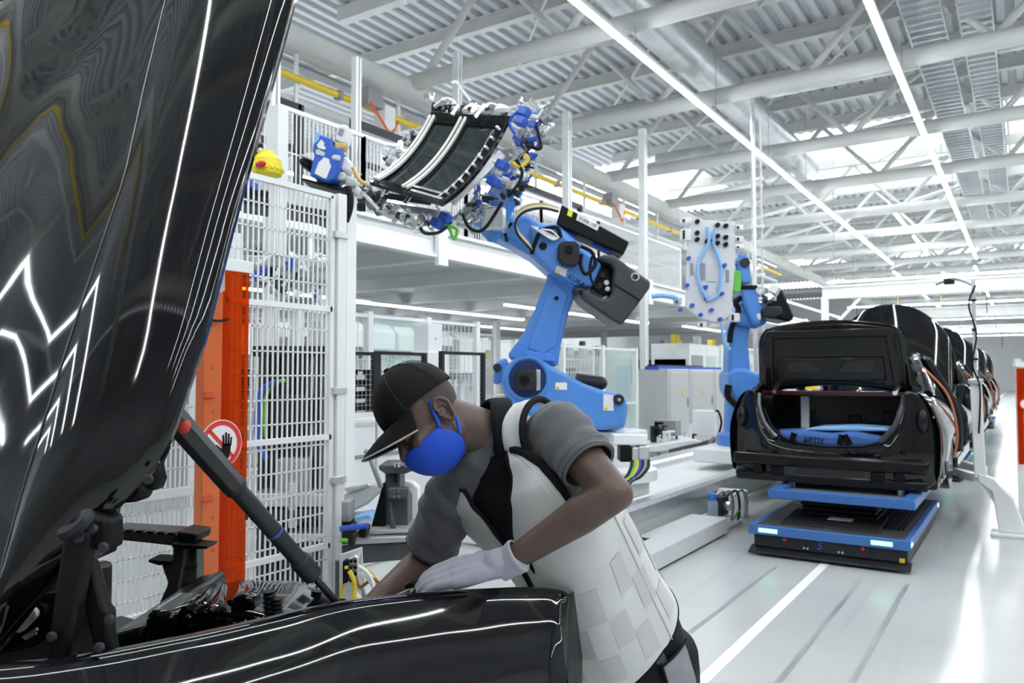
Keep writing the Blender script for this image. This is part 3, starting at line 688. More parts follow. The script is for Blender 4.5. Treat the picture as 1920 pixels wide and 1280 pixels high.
for (x, y), mm in {(660,200): M_CHROME, (850,245): M_WHITE, (975,240): M_CHROME, (1045,250): M_WHITE}.items():
    MB().lathe([(.02, -.04), (.085, -.03), (.095, 0), (.06, .03), (.02, .05)], G(x, y, 6.5), (0, -.2, 1), n=16).build('suction_cup', mm, gp)
def edgeclutter(seed, pts, n, spread, d, mats, smin=.03, smax=.085):
    rr = random.Random(seed); P = [V((x, y, 0)) for x, y in pts]
    seglen = [(P[i+1]-P[i]).length for i in range(len(P)-1)]; tot = sum(seglen)
    for k in range(n):
        s = rr.random()*tot; i = 0
        while s > seglen[i] and i < len(seglen)-1: s -= seglen[i]; i += 1
        p = P[i].lerp(P[i+1], min(1, s/seglen[i]))
        q_ = G(p.x + rr.gauss(0, spread), p.y + rr.gauss(0, spread), d + rr.uniform(-.15, .2)); sz = rr.uniform(smin, smax); mm = rr.choice(mats)
        rot = Matrix.Rotation(rr.choice((.5, -.6, .9, .2)), 3, CF) @ Matrix.Rotation(rr.uniform(-.5, .5), 3, UP)
        mb = MB(); kind = rr.randrange(5); nm = ('clamp_body', 'air_cylinder', 'bracket', 'sensor', 'fitting')[kind]
        if kind == 0: mb.box(q_, (sz*1.3, sz, sz*.9), rot); mb.box(q_ + rot @ V((sz*.8, 0, sz*.5)), (sz*.5, sz*.5, sz*.4), rot)
        elif kind == 1: mb.tube(q_, q_ + rot @ V((sz*1.7, 0, 0)), sz*.3, n=12); mb.tube(q_ + rot @ V((sz*1.7, 0, 0)), q_ + rot @ V((sz*2.4, 0, 0)), sz*.11, n=8)
        elif kind == 2: mb.box(q_, (sz*1.8, sz*.3, sz*.5), rot); mb.box(q_ + rot @ V((sz*.8, 0, sz*.5)), (sz*.25, sz*.3, sz*1.2), rot)
        elif kind == 3: mb.box(q_, (sz*.7, sz*.5, sz*1.3), rot); mb.tube(q_, q_ + rot @ V((0, -sz*.7, 0)), sz*.2, n=8)
        else: mb.lathe([(sz*.15, -sz*.4), (sz*.4, -sz*.3), (sz*.4, 0), (sz*.2, sz*.1), (sz*.2, sz*.6)], q_, rot @ V((0, 0, 1)), n=10)
        mb.build(nm, mm, gp, bevel=sz*.06)
MIX = (M_CHROME, M_ALU, M_ALU, M_WHITE, M_DARK, M_CHROME, M_ALU, M_GREY)
MIXB = MIX + (M_BLUE2, M_PALEBLUE)
edgeclutter(1, [(150,760),(60,850),(200,930),(320,980),(480,1080),(600,1010)], 60, 32, 6.35, MIX)
edgeclutter(2, [(560,240),(700,250),(900,270),(1090,290)], 30, 22, 6.5, MIX, .03, .06)
edgeclutter(3, [(1150,260),(1290,300),(1310,420),(1180,460),(1280,560),(1200,640)], 60, 45, 6.5, MIXB)
edgeclutter(4, [(1050,640),(1180,700),(1080,780),(980,700),(1150,860)], 46, 45, 6.55, MIXB)
edgeclutter(5, [(620,1000),(700,1060),(820,1030),(900,930),(960,870)], 46, 35, 6.55, MIXB)
edgeclutter(6, [(240,500),(330,560),(200,700),(400,430),(520,290)], 22, 20, 6.5, MIX, .03, .06)
for k, (pts, mm) in enumerate((([(1160,600),(1200,680),(1180,760),(1100,860)], M_BLACK), ([(1230,500),(1330,520),(1320,440),(1300,360)], M_BLACK), ([(660,1060),(740,1090),(720,1160),(690,1080)], M_GREEN), ([(1130,620),(1190,650),(1240,600),(1220,560)], M_YELLOW), ([(780,980),(830,1080),(930,1090),(1060,900)], M_BLACK), ([(480,1080),(520,1120),(620,1110),(700,1040)], M_DARK), ([(1180,250),(1110,330),(1150,420)], M_BLUE2))):
    MB().path([G(x, y, 6.2) for x, y in pts], .014, smooth=6).build('gripper_hose', mm, gp)
for (x, y) in ((1215,265),(1195,330),(600,1050),(660,1010),(1000,755),(1060,640)):
    MB().box(G(x, y, 6.2), (.1, .08, .075), Matrix.Rotation(.5, 3, CF)).build('blue_sensor', M_BLUE2, gp, bevel=.01)
# the roof panel it carries
rp = thing('sunroof_panel', 'dark glass car roof panel with four curved bright rails held in the gripper', 'roof panel', G(600, 800, 6.1))
def S(u, v):      # u across (0..1), v down (0..1), gently bowed
    tl, tr, bl, br = G(560,300,6.35), G(1095,330,6.2), G(150,765,5.95), G(640,905,5.85)
    p = tl.lerp(tr, u).lerp(bl.lerp(br, u), v)
    nrm = (tr-tl).cross(bl-tl).normalized()
    if nrm.dot(CAM - p) < 0: nrm = -nrm
    return p - nrm*.09*(1-4*(v-.5)**2)*-1 * -1, nrm
def sp(u, v, h=0):
    p, n_ = S(u, v); return p + n_*h
M_ROOFGLASS = mat('tinted_roof_glass', (.02, .03, .03), .05, coat=.6, spec=.7)
NV = 14
MB().grid([[sp(.03 + .94*u/8, .04 + .92*v/NV, 0) for u in range(9)] for v in range(NV+1)]).build('glass', M_ROOFGLASS, rp, solid=.008)
def strip_on(u0, u1, v0, v1, h, th, name, m, n=NV):
    rows = []
    for k in range(n+1):
        v = v0 + (v1-v0)*k/n
        rows.append([sp(u0, v, h), sp(u0, v, h+th), sp(u1, v, h+th), sp(u1, v, h)])
    mb = MB().grid(rows, closed=True); N = len(mb.v); mb.f += [(0,1,2,3), (N-4,N-3,N-2,N-1)]
    return mb.build(name, m, rp, bevel=.004)
strip_on(-.02, .05, 0, 1, -.02, .04, 'frame_side', M_PAINT); strip_on(.93, 1.03, 0, 1, -.02, .05, 'frame_side', M_PAINT)
strip_on(-.02, 1.03, -.03, .07, -.02, .045, 'frame_end', M_PAINT, 2); strip_on(-.02, 1.03, .94, 1.03, -.02, .045, 'frame_end', M_PAINT, 2)
strip_on(.43, .53, .02, .98, .005, .02, 'centre_bar', M_BLACK)
M_RAIL = mat('satin_rail', (.85, .84, .80), .3, .35)
for a, b in ((.005, .035), (.055, .085), (.415, .445), (.475, .505)): strip_on(a, b, .03, .99, .03, .03, 'bright_rail', M_RAIL)
strip_on(.90, .93, .35, .97, .02, .02, 'chrome_trim', M_CHROME); strip_on(.5, .93, .90, .93, .02, .02, 'chrome_trim', M_CHROME, 3); strip_on(.55, .98, .97, 1.0, .02, .02, 'chrome_trim', M_CHROME, 3)
for k in range(9): MB().box(sp(.965, .1+.1*k, .04), (.03, .05, .02), Matrix.Rotation(.6, 3, CF)).build('clip', M_ALU if k % 3 else M_WHITE, rp, bevel=.004)
# ---- robot two
Z2 = (1240, 380, 3.048)
D2 = 10.6
o2 = PD(1400, 750, D2)
r2 = thing('industrial_robot', 'smaller looking blue robot beyond the car holding a white suction plate', 'robot', (o2.x, o2.y, .42))
def p2(pts, d, th, nm, m, bev=.03): return plate(MB(), zl(pts, *Z2), d, th).build(nm, m, r2, bevel=bev, seg=3)
MB().bb((o2.x-.55, o2.y-.6, .42), (o2.x+.55, o2.y+.9, .6)).build('carriage', M_WHITE, r2, bevel=.02)
bx = PD(1405, 745, D2+.3)
MB().lathe([(.45, 0), (.45, .15), (.36, .2), (.34, bx.z-.6)], V((bx.x, bx.y, .6)), n=24).build('pedestal', M_BLUE, r2)
p2([(385,985),(410,950),(470,940),(525,960),(640,1000),(720,1075),(715,1120),(560,1130),(420,1135),(388,1070)], D2-.15, .55, 'carousel', M_BLUE, .05)
p2([(400,690),(455,620),(520,640),(515,700),(500,800),(515,960),(500,1010),(420,1020),(385,960),(390,800)], D2-.1, .35, 'link_arm', M_BLUE, .05)
p2([(430,610),(470,560),(560,560),(620,620),(610,690),(540,720),(440,700)], D2-.2, .5, 'elbow_housing', M_BLUE, .06)
p2([(455,485),(560,485),(585,600),(570,700),(520,690),(480,590)], D2-.3, .35, 'upper_arm', M_BLUE, .04)
p2([(458,470),(550,470),(550,490),(458,490)], D2-.33, .42, 'arm_band', M_BLACK, .01)
p2([(425,300),(445,288),(500,300),(512,340),(512,460),(465,462),(428,380)], D2-.35, .35, 'wrist', M_BLUE, .04)
disc(1240+482/3.048, 380+340/3.048, D2-.39, 9, .06).build('wrist_cap', M_DARK, r2)
p2([(640,505),(690,482),(765,650),(740,682),(640,660),(600,600)], D2-.25, .5, 'counterweight_cover', M_BLACK, .04)
p2([(575,610),(600,588),(690,590),(700,640),(640,665),(580,655)], D2-.36, .16, 'axis_motor', M_DARK, .03)
p2([(545,635),(565,632),(570,665),(552,668)], D2-.31, .01, 'warning_label', M_SIGNWHITE, .0)
MB().path([PD(1240+a/3.048, 380+b/3.048, D2-.2) for a, b in ((455,540),(425,570),(440,620),(400,720),(390,800))], .04, smooth=6).build('dress_hose', M_BLACK, r2)
MB().path([PD(1240+a/3.048, 380+b/3.048, D2-.2) for a, b in ((385,1040),(380,1100),(420,1150),(440,1160))], .05, smooth=6).build('dress_hose', M_BLACK, r2)
rr = random.Random(5)
for k in range(14):
    p = PD(1240+rr.uniform(550,660)/3.048, 380+rr.uniform(470,570)/3.048, D2-.3)
    MB().box(p, (rr.uniform(.04, .12),)*3, Matrix.Rotation(rr.uniform(0, 1), 3, CF)).build('valve', rr.choice((M_ALU, M_WHITE, M_DARK, M_CHROME)), r2, bevel=.008)
# suction plate gripper
DP = 10.2
sp_ = thing('suction_plate', 'white perforated suction plate gripper with a looped blue hose', 'gripper', PD(1330, 600, DP))
def pp(pts, d, th, nm, m, bev=.0): return plate(MB(), zl(pts, *Z2), d, th).build(nm, m, sp_, bevel=bev)
pp([(165,95),(420,110),(425,300),(400,640),(330,690),(215,660),(140,600),(150,300)], DP, .06, 'plate', mat('translucent_white', (.68, .70, .74), .4), .01)
for x, y in ((208,105),(208,170),(208,208),(325,125),(325,188),(325,228),(372,130),(372,195),(372,236),(265,218)):
    disc(1240+x/3.048, 380+y/3.048, DP-.05, 4.5, .06).build('black_cup', M_BLACK, sp_)
for x, y in ((160,315),(365,355),(150,470),(350,518),(180,585),(290,612),(228,640),(340,665),(258,480),(262,545),(112,610),(300,212)):
    disc(1240+x/3.048, 380+y/3.048, DP-.06, 4, .07).build('blue_cup', M_BLUE2, sp_)
for x0, y0, x1, y1 in ((115,85,170,118),(115,148,170,215),(425,125,470,155),(425,190,470,225),(425,240,470,265),(395,630,450,680),(75,540,120,580),(215,680,260,715)):
    pp([(x0,y1),(x1,y1),(x1,y0),(x0,y0)], DP-.03, .1, 'clamp_block', M_WHITE if x0 > 100 else M_LIGHTGREY, .01)
    pp([(x0+8,y1-8),(x0+20,y1-8),(x0+20,y0+8),(x0+8,y0+8)], DP-.04, .02, 'clamp_slot', M_BLACK)
for x0, y0, x1, y1 in ((225,345,250,440),(255,350,320,450),(165,345,182,412),(370,385,388,455)):
    pp([(x0,y1),(x1,y1),(x1,y0),(x0,y0)], DP-.012, .02, 'cut_out', M_GREY if x0 != 255 else M_LIGHTGREY)
for pts in ([(262,140),(270,230),(225,310),(208,390),(225,480),(262,550)], [(308,150),(298,230),(330,320),(342,400),(325,520),(262,560)]):
    MB().path([PD(1240+a/3.048, 380+b/3.048, DP-.05) for a, b in pts], .022, smooth=7).build('blue_hose', M_PALEBLUE, sp_)
MB().path([PD(1240+a/3.048, 380+b/3.048, DP-.02) for a, b in ((345,690),(350,740),(368,810),(390,840))], .025, smooth=6).build('blue_hose', M_PALEBLUE, sp_)
MB().path([PD(1240+a/3.048, 380+b/3.048, DP-.02) for a, b in ((-55,535),(0,530),(70,540),(100,560))], .035, smooth=6).build('feed_hose', M_PALEBLUE, sp_)
MB().bar(PD(1240+400/3.048, 380+330/3.048, DP+.05), PD(1240+450/3.048, 380+330/3.048, D2-.2), .12, .12).build('tool_flange', M_ALU, sp_)
pp([(415,385),(460,385),(455,510),(410,510)], DP+.05, .1, 'valve_bank', M_GREEN, .01)
# ================================================================ car bodies on carriers
CX, CY = -1.56, 7.6
def car_body(label):
    t = thing('car_body', label, 'car', (CX, CY, .56), 'black car bodies on the line')
    def W(x, y, z): return V((CX + x, CY + y, z))
    def mirror(pts): return pts + [(-x, z) for x, z in reversed(pts)]
    # rear panel with the U-shaped boot opening
    half = [(.0, .57), (.80, .57), (.89, .60), (.93, .80), (.935, 1.02), (.92, 1.10), (.86, 1.28), (.76, 1.44), (.66, 1.45), (.63, 1.30), (.57, 1.12), (.46, .99), (.30, .945), (0, .93)]
    m = MB(); nh = len(half)
    for sgn in (1, -1):
        for i in range(3, nh - 1): pass
    def ringface(mb, y0, y1):
        o = half[:9]; inn = half[8:][::-1]                     # outer run bottom->shoulder, inner run lip->shoulder
        def samp(run, k, n):
            L = [0]
            for i in range(1, len(run)): L.append(L[-1] + math.dist(run[i], run[i-1]))
            s = L[-1]*k/n
            for i in range(1, len(run)):
                if s <= L[i] + 1e-9:
                    f = (s-L[i-1])/max(1e-9, L[i]-L[i-1]); return (run[i-1][0]+(run[i][0]-run[i-1][0])*f, run[i-1][1]+(run[i][1]-run[i-1][1])*f)
            return run[-1]
        N = 22
        for sgn in (1, -1):
            rows = []
            for k in range(N+1):
                a, b = samp(o, k, N), samp(inn, k, N); row = []
                for f in (0, .2, .4, .6, .8, 1):
                    x, z = a[0]+(b[0]-a[0])*f, a[1]+(b[1]-a[1])*f
                    bow = .16*(abs(x)/.91)**4 + .05*abs(z-.85)
                    row.append(W(sgn*x, y0 + bow, z))
                row += [W(sgn*b[0], y1+.25, b[1]), ]
                rows.append(row)
            mb.grid(rows)
        return mb
    ringface(MB(), 0, .1).build('rear_panel', M_PAINT, t, sub=1, solid=.012, weld=True)
    # outer sides: sections along the car
    secs = [(.10, .93, .62, 1.12, 1.44), (.35, .95, .60, 1.10, 1.44), (.7, .955, .66, 1.08, 1.42), (1.1, .955, .95, 1.08, 1.40), (1.5, .955, 1.0, 1.08, 1.38), (1.9, .955, .72, 1.08, 1.36)]
    for sgn in (1, -1):
        rows = []
        for y, w, zb, zm, zt in secs:
            rows.append([W(sgn*(w-.03), y, zb), W(sgn*w, y, zb+(zm-zb)*.4), W(sgn*w, y, zm-.05), W(sgn*(w-.012), y, zm+.02), W(sgn*(w-.06), y, zt-.14), W(sgn*(w-.13), y, zt-.02), W(sgn*(w-.20), y, zt)])
        MB().grid(rows).build('quarter_panel', M_PAINT, t, sub=1, solid=.012)
        # wheel house and rear corner bracket
        MB().lathe([(.001, 0), (.36, 0), (.36, .22), (.001, .22)], W(sgn*.70, 1.25, .82), (sgn, 0, 0), n=26).build('wheel_house', M_PAINT_IN, t)
        MB().bb(W(sgn*.9, .16, .57), W(sgn*.78, .5, .92)).build('corner_bracket', M_PAINT_IN, t, bevel=.03)
        MB().bb(W(sgn*.945, .25, .66), W(sgn*.93, .45, .86)).build('vent_frame', M_GREY, t, bevel=.02)
        MB().bb(W(sgn*.955, .29, .70), W(sgn*.94, .41, .82)).build('vent_hole', M_BLACK, t, bevel=.01)
        # pillars and roof rail
        MB().path([W(sgn*.80, .55, 1.40), W(sgn*.70, 1.0, 1.60), W(sgn*.60, 1.5, 1.75), W(sgn*.56, 2.2, 1.80), W(sgn*.58, 2.8, 1.74), W(sgn*.70, 3.4, 1.45), W(sgn*.78, 3.75, 1.28)], .05, n=10, smooth=6).build('roof_rail', M_PAINT, t)
        MB().grid([[W(sgn*.80, .45, 1.42), W(sgn*.81, 1.0, 1.40), W(sgn*.80, 1.5, 1.38)], [W(sgn*.74, .85, 1.55), W(sgn*.74, 1.2, 1.54), W(sgn*.75, 1.5, 1.52)], [W(sgn*.62, 1.42, 1.73), W(sgn*.62, 1.5, 1.74), W(sgn*.62, 1.6, 1.75)]]).build('rear_pillar', M_PAINT, t, sub=2, solid=.03)
        MB().path([W(sgn*.90, 2.55, .72), W(sgn*.88, 2.52, 1.2), W(sgn*.62, 2.35, 1.76)], .06, n=8, smooth=5).build('door_pillar', M_PAINT_IN, t)
        MB().path([W(sgn*.80, 3.75, 1.28), W(sgn*.88, 3.72, 1.0), W(sgn*.88, 3.72, .7)], .06, n=8, smooth=5).build('door_pillar', M_PAINT_IN, t)
        MB().bb(W(sgn*.95, 1.8, .60), W(sgn*.80, 3.9, .74)).build('sill', M_PAINT, t, bevel=.03)
        # front wing
        rows = [[W(sgn*.90, y, zb), W(sgn*.95, y, .95), W(sgn*.94, y, 1.12), W(sgn*.84, y, zt), W(sgn*.74, y, zt+.01)] for y, zb, zt in ((3.75, .72, 1.26), (4.05, 1.0, 1.24), (4.4, 1.02, 1.21), (4.75, .8, 1.15), (5.0, .7, 1.05))]
        MB().grid(rows).build('front_wing', M_PAINT, t, sub=1, solid=.012)
        # orange reflection on the door aperture edge, painted as a coloured strip
        MB().path([W(sgn*.93, 1.62, .74), W(sgn*.965, 1.58, 1.0), W(sgn*.90, 1.45, 1.38), W(sgn*.70, 1.30, 1.66)], .012, n=6, smooth=5).build('edge_reflection', mat('painted_reflection', (.75, .25, .12), .4), t)
        MB().tube(W(sgn*.55, .35, 1.42), W(sgn*.57, .72, 1.56), .022, n=8).build('boot_hinge', M_CHROME, t)
        disc_ = MB().lathe([(.001, 0), (.045, 0), (.045, .02), (.001, .02)], W(sgn*.62, -.005, .68), (0, -1, 0), n=16); disc_.build('lamp_socket', M_BLACK, t)
        MB().bb(W(sgn*.50, -.012, .63), W(sgn*.38, .02, .72)).build('panel_hole', M_BLACK, t, bevel=.02)
        # bright sealed edge of the boot opening and lamp recess
        MB().path([W(sgn*.655, .16, 1.40), W(sgn*.635, .1, 1.28), W(sgn*.575, .07, 1.12), W(sgn*.46, .05, .985)], .03, n=8, smooth=5).build('opening_flange', mat('bare_flange', (.10, .10, .11), .12, .7, bump=.6, bscale=30), t)
        MB().ell(W(sgn*.80, .10, 1.18), (.05, .06, .11)).build('lamp_recess', M_PAINT_IN, t)
    MB().bb(W(-.86, -.03, .72), W(.86, .03, .84)).build('crash_beam', M_PAINT_IN, t, bevel=.03, seg=3)
    MB().bb(W(-.84, .0, .57), W(.84, .06, .66)).build('lower_flange', M_PAINT_IN, t, bevel=.02)
    for x in (.2, .28, .36, .66): MB().lathe([(.001, 0), (.018, 0), (.018, .01), (.001, .01)], W(x, -.02, .90), (0, -1, 0), n=12).build('bolt_hole', M_BLACK, t)
    # boot interior
    MB().bb(W(-.85, .3, .57), W(.85, 4.6, .63)).build('floor_pan', M_PAINT_IN, t)
    MB().bb(W(-.72, .95, .66), W(.72, 1.02, 1.38)).build('seat_bulkhead', M_PAINT_IN, t)
    MB().bb(W(-.75, .62, 1.38), W(.75, 1.25, 1.43)).build('parcel_shelf', M_PAINT, t, bevel=.02)
    for x, z, w, h in ((-.36, 1.12, .16, .2), (0.1, 1.1, .13, .16), (.42, 1.14, .12, .18)):
        MB().bb(W(x-w/2, .93, z-h/2), W(x+w/2, .96, z+h/2)).build('bulkhead_opening', M_BLACK, t, bevel=.02)
    MB().bb(W(-.42, .9, .95), W(-.34, .94, 1.36)).build('painted_light_gap', M_SIGNWHITE, t)  # solid white bar painted for light coming through a bulkhead gap
    # roof
    rows = [[W(x*w, y, z - .05*x*x) for x in (-1, -.6, 0, .6, 1)] for y, z, w in ((1.55, 1.80, .58), (2.0, 1.84, .56), (2.5, 1.84, .56), (2.9, 1.77, .58))]
    MB().grid(rows).build('roof', M_PAINT, t, sub=1, solid=.015)
    MB().bar(W(-.78, 3.7, 1.22), W(.78, 3.7, 1.22), .1, .12).build('cowl', M_PAINT_IN, t, bevel=.02)
    MB().bb(W(-.8, 4.95, .75), W(.8, 5.05, 1.0)).build('front_crossmember', M_PAINT_IN, t, bevel=.02)
    # boot lid, standing up, inner side towards the rear
    def L(u, v, h=0): # u -1..1, v 0..1 upwards
        w = .70 - .05*v - (.07*(max(0, v-.8)/.2)**2)
        return W(u*w*1.04 - .045, .60 - .20*v + .10*(1-u*u)*0 - h, 1.42 + .71*v - .05*u*u*(1 if v < .5 else 1.3) + (.06 if v < .2 else 0)*(1-u*u)*(1-v/.2))
    n = 12
    MB().grid([[L(-1+2*i/n, j/8) for i in range(n+1)] for j in range(9)]).build('boot_lid', M_PAINT, t, sub=1, solid=.02)
    MB().grid([[L(-.93+1.86*i/n, .05+.9*j/6, .025) for i in range(n+1)] for j in range(7)]).build('lid_inner_panel', M_PAINT_IN, t, sub=1, solid=.015)
    def lidbox(u0, u1, v0, v1, h, nm, m, bev=.015):
        mb = MB(); mb.add([L(u0, v0, .03), L(u1, v0, .03), L(u1, v1, .03), L(u0, v1, .03), L(u0, v0, h), L(u1, v0, h), L(u1, v1, h), L(u0, v1, h)], [(0,3,2,1),(4,5,6,7),(0,1,5,4),(1,2,6,5),(2,3,7,6),(3,0,4,7)])
        return mb.build(nm, m, t, bevel=bev)
    lidbox(-.9, -.78, .08, .92, .06, 'lid_rib', M_PAINT_IN); lidbox(.78, .9, .08, .92, .06, 'lid_rib', M_PAINT_IN)
    lidbox(-.9, .9, .82, .94, .06, 'lid_rib', M_PAINT_IN); lidbox(-.7, .7, .2, .52, .055, 'lid_raised_field', M_PAINT_IN, .03)
    for a in (-.58, .05): lidbox(a, a+.53, .27, .46, .062, 'stamped_field', mat('stamped_dark', (.014, .014, .015), .3), .02)
    for a in (-.38, -.1, .18): lidbox(a, a+.17, .85, .92, .064, 'lid_slot', M_BLACK, .004)
    for k in range(9): lidbox(-.68+k*.165, -.66+k*.165, .12, .14, .05, 'lid_bolt', M_BLACK, 0)
    lidbox(-.95, .95, .0, .07, .05, 'number_plate_edge', mat('brown_edge', (.05, .012, .008), .25), .01)
    # raised bonnet, outer side towards the rear
    def Hd(u, v):
        w = .80 - .06*v - .20*max(0, (v-.72)/.28)**2
        return W(u*w, 3.75 + .55*v + .06*u*u - .05*math.sin(v*3.1), 1.28 + 1.30*v - .16*abs(u)**3 - .10*u*u*v)
    MB().grid([[Hd(-1+2*i/14, j/12) for i in range(15)] for j in range(13)]).build('bonnet', M_PAINT, t, sub=1, solid=.03)
    for sgn in (1, -1): MB().tube(W(sgn*.72, 4.35, 1.12), Hd(sgn*.9, .45), .016, n=8).build('bonnet_strut', M_BLACK, t)
    return t
c1 = car_body('black car body with open boot showing a blue padded case, on the carrier marked 3')
c2 = dup(c1, (0, 6.3, 0), 'black car body right in front of the one with the blue case')
c3 = dup(c1, (-.05, 12.6, 0), 'black car body two places ahead of the one with the blue case')
c4 = dup(c1, (-.1, 19.5, 0), 'black car body farthest along the line, hindmost green lamp of the row under it')
# blue padded case in the first boot
bc = thing('padded_case', 'blue padded fabric case with black straps lying in the open car boot', 'case', (CX, CY+.5, .66))
M_CLOTH = mat('blue_cloth', (.06, .15, .42), .8, bump=.25, bscale=30, var=.1)
pts = [(-.62, .67), (.56, .67), (.60, .85), (.58, 1.00), (.25, 1.06), (.05, 1.03), (-.2, 1.05), (-.58, 1.02), (-.64, .85)]
MB().prism([V((CX+x-.05, CY+.28, z)) for x, z in pts], (0, .5, 0)).build('case', M_CLOTH, bc, bevel=.05, seg=3)
MB().prism([V((CX+x*.8+.1, CY+.32, z+.045)) for x, z in ((-.5, 1.0), (.5, 1.02), (.45, 1.05), (.1, 1.06), (-.3, 1.04))], (0, .4, 0)).build('folded_cover', M_PALEBLUE, bc, bevel=.02)
for xs_ in ((-.40, -.30), (.05, .14), (.12, .26)):
    a = V((CX+xs_[0]-.04, CY+.272, .68)); b = V((CX+xs_[1]-.04, CY+.272, 1.02))
    if xs_[0] == .12: a, b = V((CX+.30, CY+.272, .68)), V((CX+.12, CY+.272, 1.02))
    MB().bar(a, b, .055, .012, up=(0, 1, 0)).build('strap', M_BLACK, bc)
text('lettering', 'APTIV', V((CX-.16, CY+.274, .955)), (1, 0, 0), UP, .075, M_BLACK, bc)
# ---------------------------------------------------------------- carriers
def carrier(label, num):
    x0, x1, y0, y1 = -2.08, -.79, 6.93, 9.35
    t = thing('vehicle_carrier', label, 'carrier', ((x0+x1)/2, (y0+y1)/2, 0), 'driverless carriers')
    MB().bb((x0+.03, y0+.06, .07), (x1-.03, y1-.03, .19)).build('chassis', M_DARK, t, bevel=.01)
    MB().bb((x0, y0, .185), (x1, y0+.05, .265)).build('blue_band', mat('carrier_blue', (.045, .15, .42), .35), t, bevel=.006)
    for x in (x0, x1-.05): MB().bb((x, y0+.05, .185), (x+.05, y1, .265)).build('blue_band', MATS['carrier_blue'], t, bevel=.006)
    MB().bb((x0+.05, y0+.05, .192), (x1-.05, y1, .262)).build('top_plate', mat('carrier_top', (.06, .062, .065), .35, var=.2), t)
    MB().prism([(x0, y0-.02, .02), (x1, y0-.02, .02), (x1, y0+.1, .06), (x0, y0+.1, .06)], (0, 0, .018)).build('bumper_skirt', M_DARK, t, bevel=.005)
    MB().bb((x0+.05, y0+.05, .015), (x1-.05, y1-.05, .07)).build('undertray', M_BLACK, t)
    MB().prism([((x0+x1)/2-.42, y0+.2, .262), ((x0+x1)/2+.38, y0+.2, .262), ((x0+x1)/2+.38, y0+.8, .30), ((x0+x1)/2-.42, y0+.8, .30)], (0, 0, .012)).build('ramp_cover', M_DARK, t, bevel=.004)
    MB().bb((-1.5, y0+.42, .30), (-1.3, y0+.56, .305)).build('label', M_LIGHTGREY, t)
    for k in range(9): MB().bb((x1-.40+k*.036, y0+.45, .262), (x1-.385+k*.036, y1-.1, .275)).build('tread_rib', M_BLACK, t, smooth=False)
    for px_ in (x0+.16, x1-.22):
        MB().bb((px_-.07, y0-.004, .208), (px_+.09, y0, .242)).build('led_lamp', M_SCREENGLOW, t)
    MB().bb((x1, y0+.03, .21), (x1+.004, y0+.12, .24)).build('led_lamp', M_SCREENGLOW, t)
    MB().bb((x1, y1-.12, .21), (x1+.004, y1-.03, .24)).build('led_lamp', M_SCREENGLOW, t)
    for px_ in (x0+.30, x1-.36): MB().lathe([(.001, 0), (.018, 0), (.014, .015), (.001, .016)], (px_, y0+.06, .155), (0, -1, 0), n=14).build('stop_button', M_RED, t)
    for px_ in (x0+.46, x0+.49, x1-.55, x1-.52): MB().lathe([(.001, 0), (.009, 0), (.009, .008), (.001, .008)], (px_, y0+.06, .10), (0, -1, 0), n=10).build('charge_contact', M_ALU, t)
    MB().bb((x1-.09, y0+.056, .075), (x1-.05, y0+.06, .11)).build('yellow_sticker', M_YELLOW, t)
    if num: text('numeral', num, ((x0+x1)/2-.06, y0+.056, .135), (1, 0, 0), UP, .11, MATS['carrier_blue'], t)
    # scissor lift and tray
    for k in range(4): MB().bb((x0+.32+.012*(k % 2), y0+.55, .30+k*.045), (x1-.32-.012*(k % 2), y0+1.9, .335+k*.045)).build('lift_bellow', M_BLACK, t, bevel=.01)
    MB().bb((-1.98, 7.2, .47), (-.78, 7.3, .55)).build('tray_bar', MATS['carrier_blue'], t, bevel=.006)
    for x in (-1.98, -.88): MB().bb((x, 7.3, .47), (x+.1, 9.3, .55)).build('tray_bar', MATS['carrier_blue'], t, bevel=.006)
    MB().bb((-1.88, 7.3, .485), (-.88, 9.2, .51)).build('tray_plate', M_GREY, t)
    for x in (-1.9, -.95):
        for y in (7.75, 9.1): MB().tube((x, y, .5), (x, y, .568), .035, n=12).build('rest_pad', M_ALU, t)
    return t
a1 = carrier('low black driverless carrier with blue band and numeral 3', '3')
a2 = carrier('low black driverless carrier under the second car body of the line', None)
for d_, l_ in ((12.6, 'low black driverless carrier under the third car body of the line'), (19.5, 'low black driverless carrier under the fourth, farthest car body')): dup(a2, (0, d_, 0), l_)
a2.location.y += 6.3
# white floor stand with pole on the right, orange guard behind it
b = V((-.28, 9.1, 0))
t = thing('guide_stand', 'white welded floor stand with tall thin pole and two arms reaching under the car', 'stand', V((-.1, 9.3, 0)))
MB().bb((-.32, 9.0, 0), (.5, 9.3, .03)).build('foot_plate', M_WHITE, t, bevel=.005)
m = MB().prism([(-.25, 9.12, .03), (-.02, 9.12, .03), (-.12, 9.12, .36), (-.28, 9.12, .55), (-.42, 9.12, .60), (-.42, 9.12, .52), (-.3, 9.12, .42)], (0, .12, 0)).build('gusset', M_WHITE, t, bevel=.01)
MB().bar((-.36, 9.2, .5), (-.06, 9.2, .04), .09, .09).build('brace', M_WHITE, t)
MB().bar((-.40, 9.18, .55), (-.42, 9.18, 1.55), .10, .10, up=(0, 1, 0)).build('upright', M_WHITE, t, bevel=.008)
MB().bar((-.42, 9.18, 1.5), (-.42, 9.18, 2.55), .035, .035, up=(0, 1, 0)).build('pole', M_LIGHTGREY, t)
for y, z in ((9.18, .54),): MB().bar((-.42, y, z), (-1.0, 11.4, .42), .08, .08).build('arm', M_WHITE, t)
MB().bar((-.42, 10.4, .50), (-.9, 12.2, .42), .08, .08).build('arm', M_WHITE, t); MB().bar((-.42, 9.2, .54), (-.42, 10.4, .5), .08, .08).build('arm', M_WHITE, t)
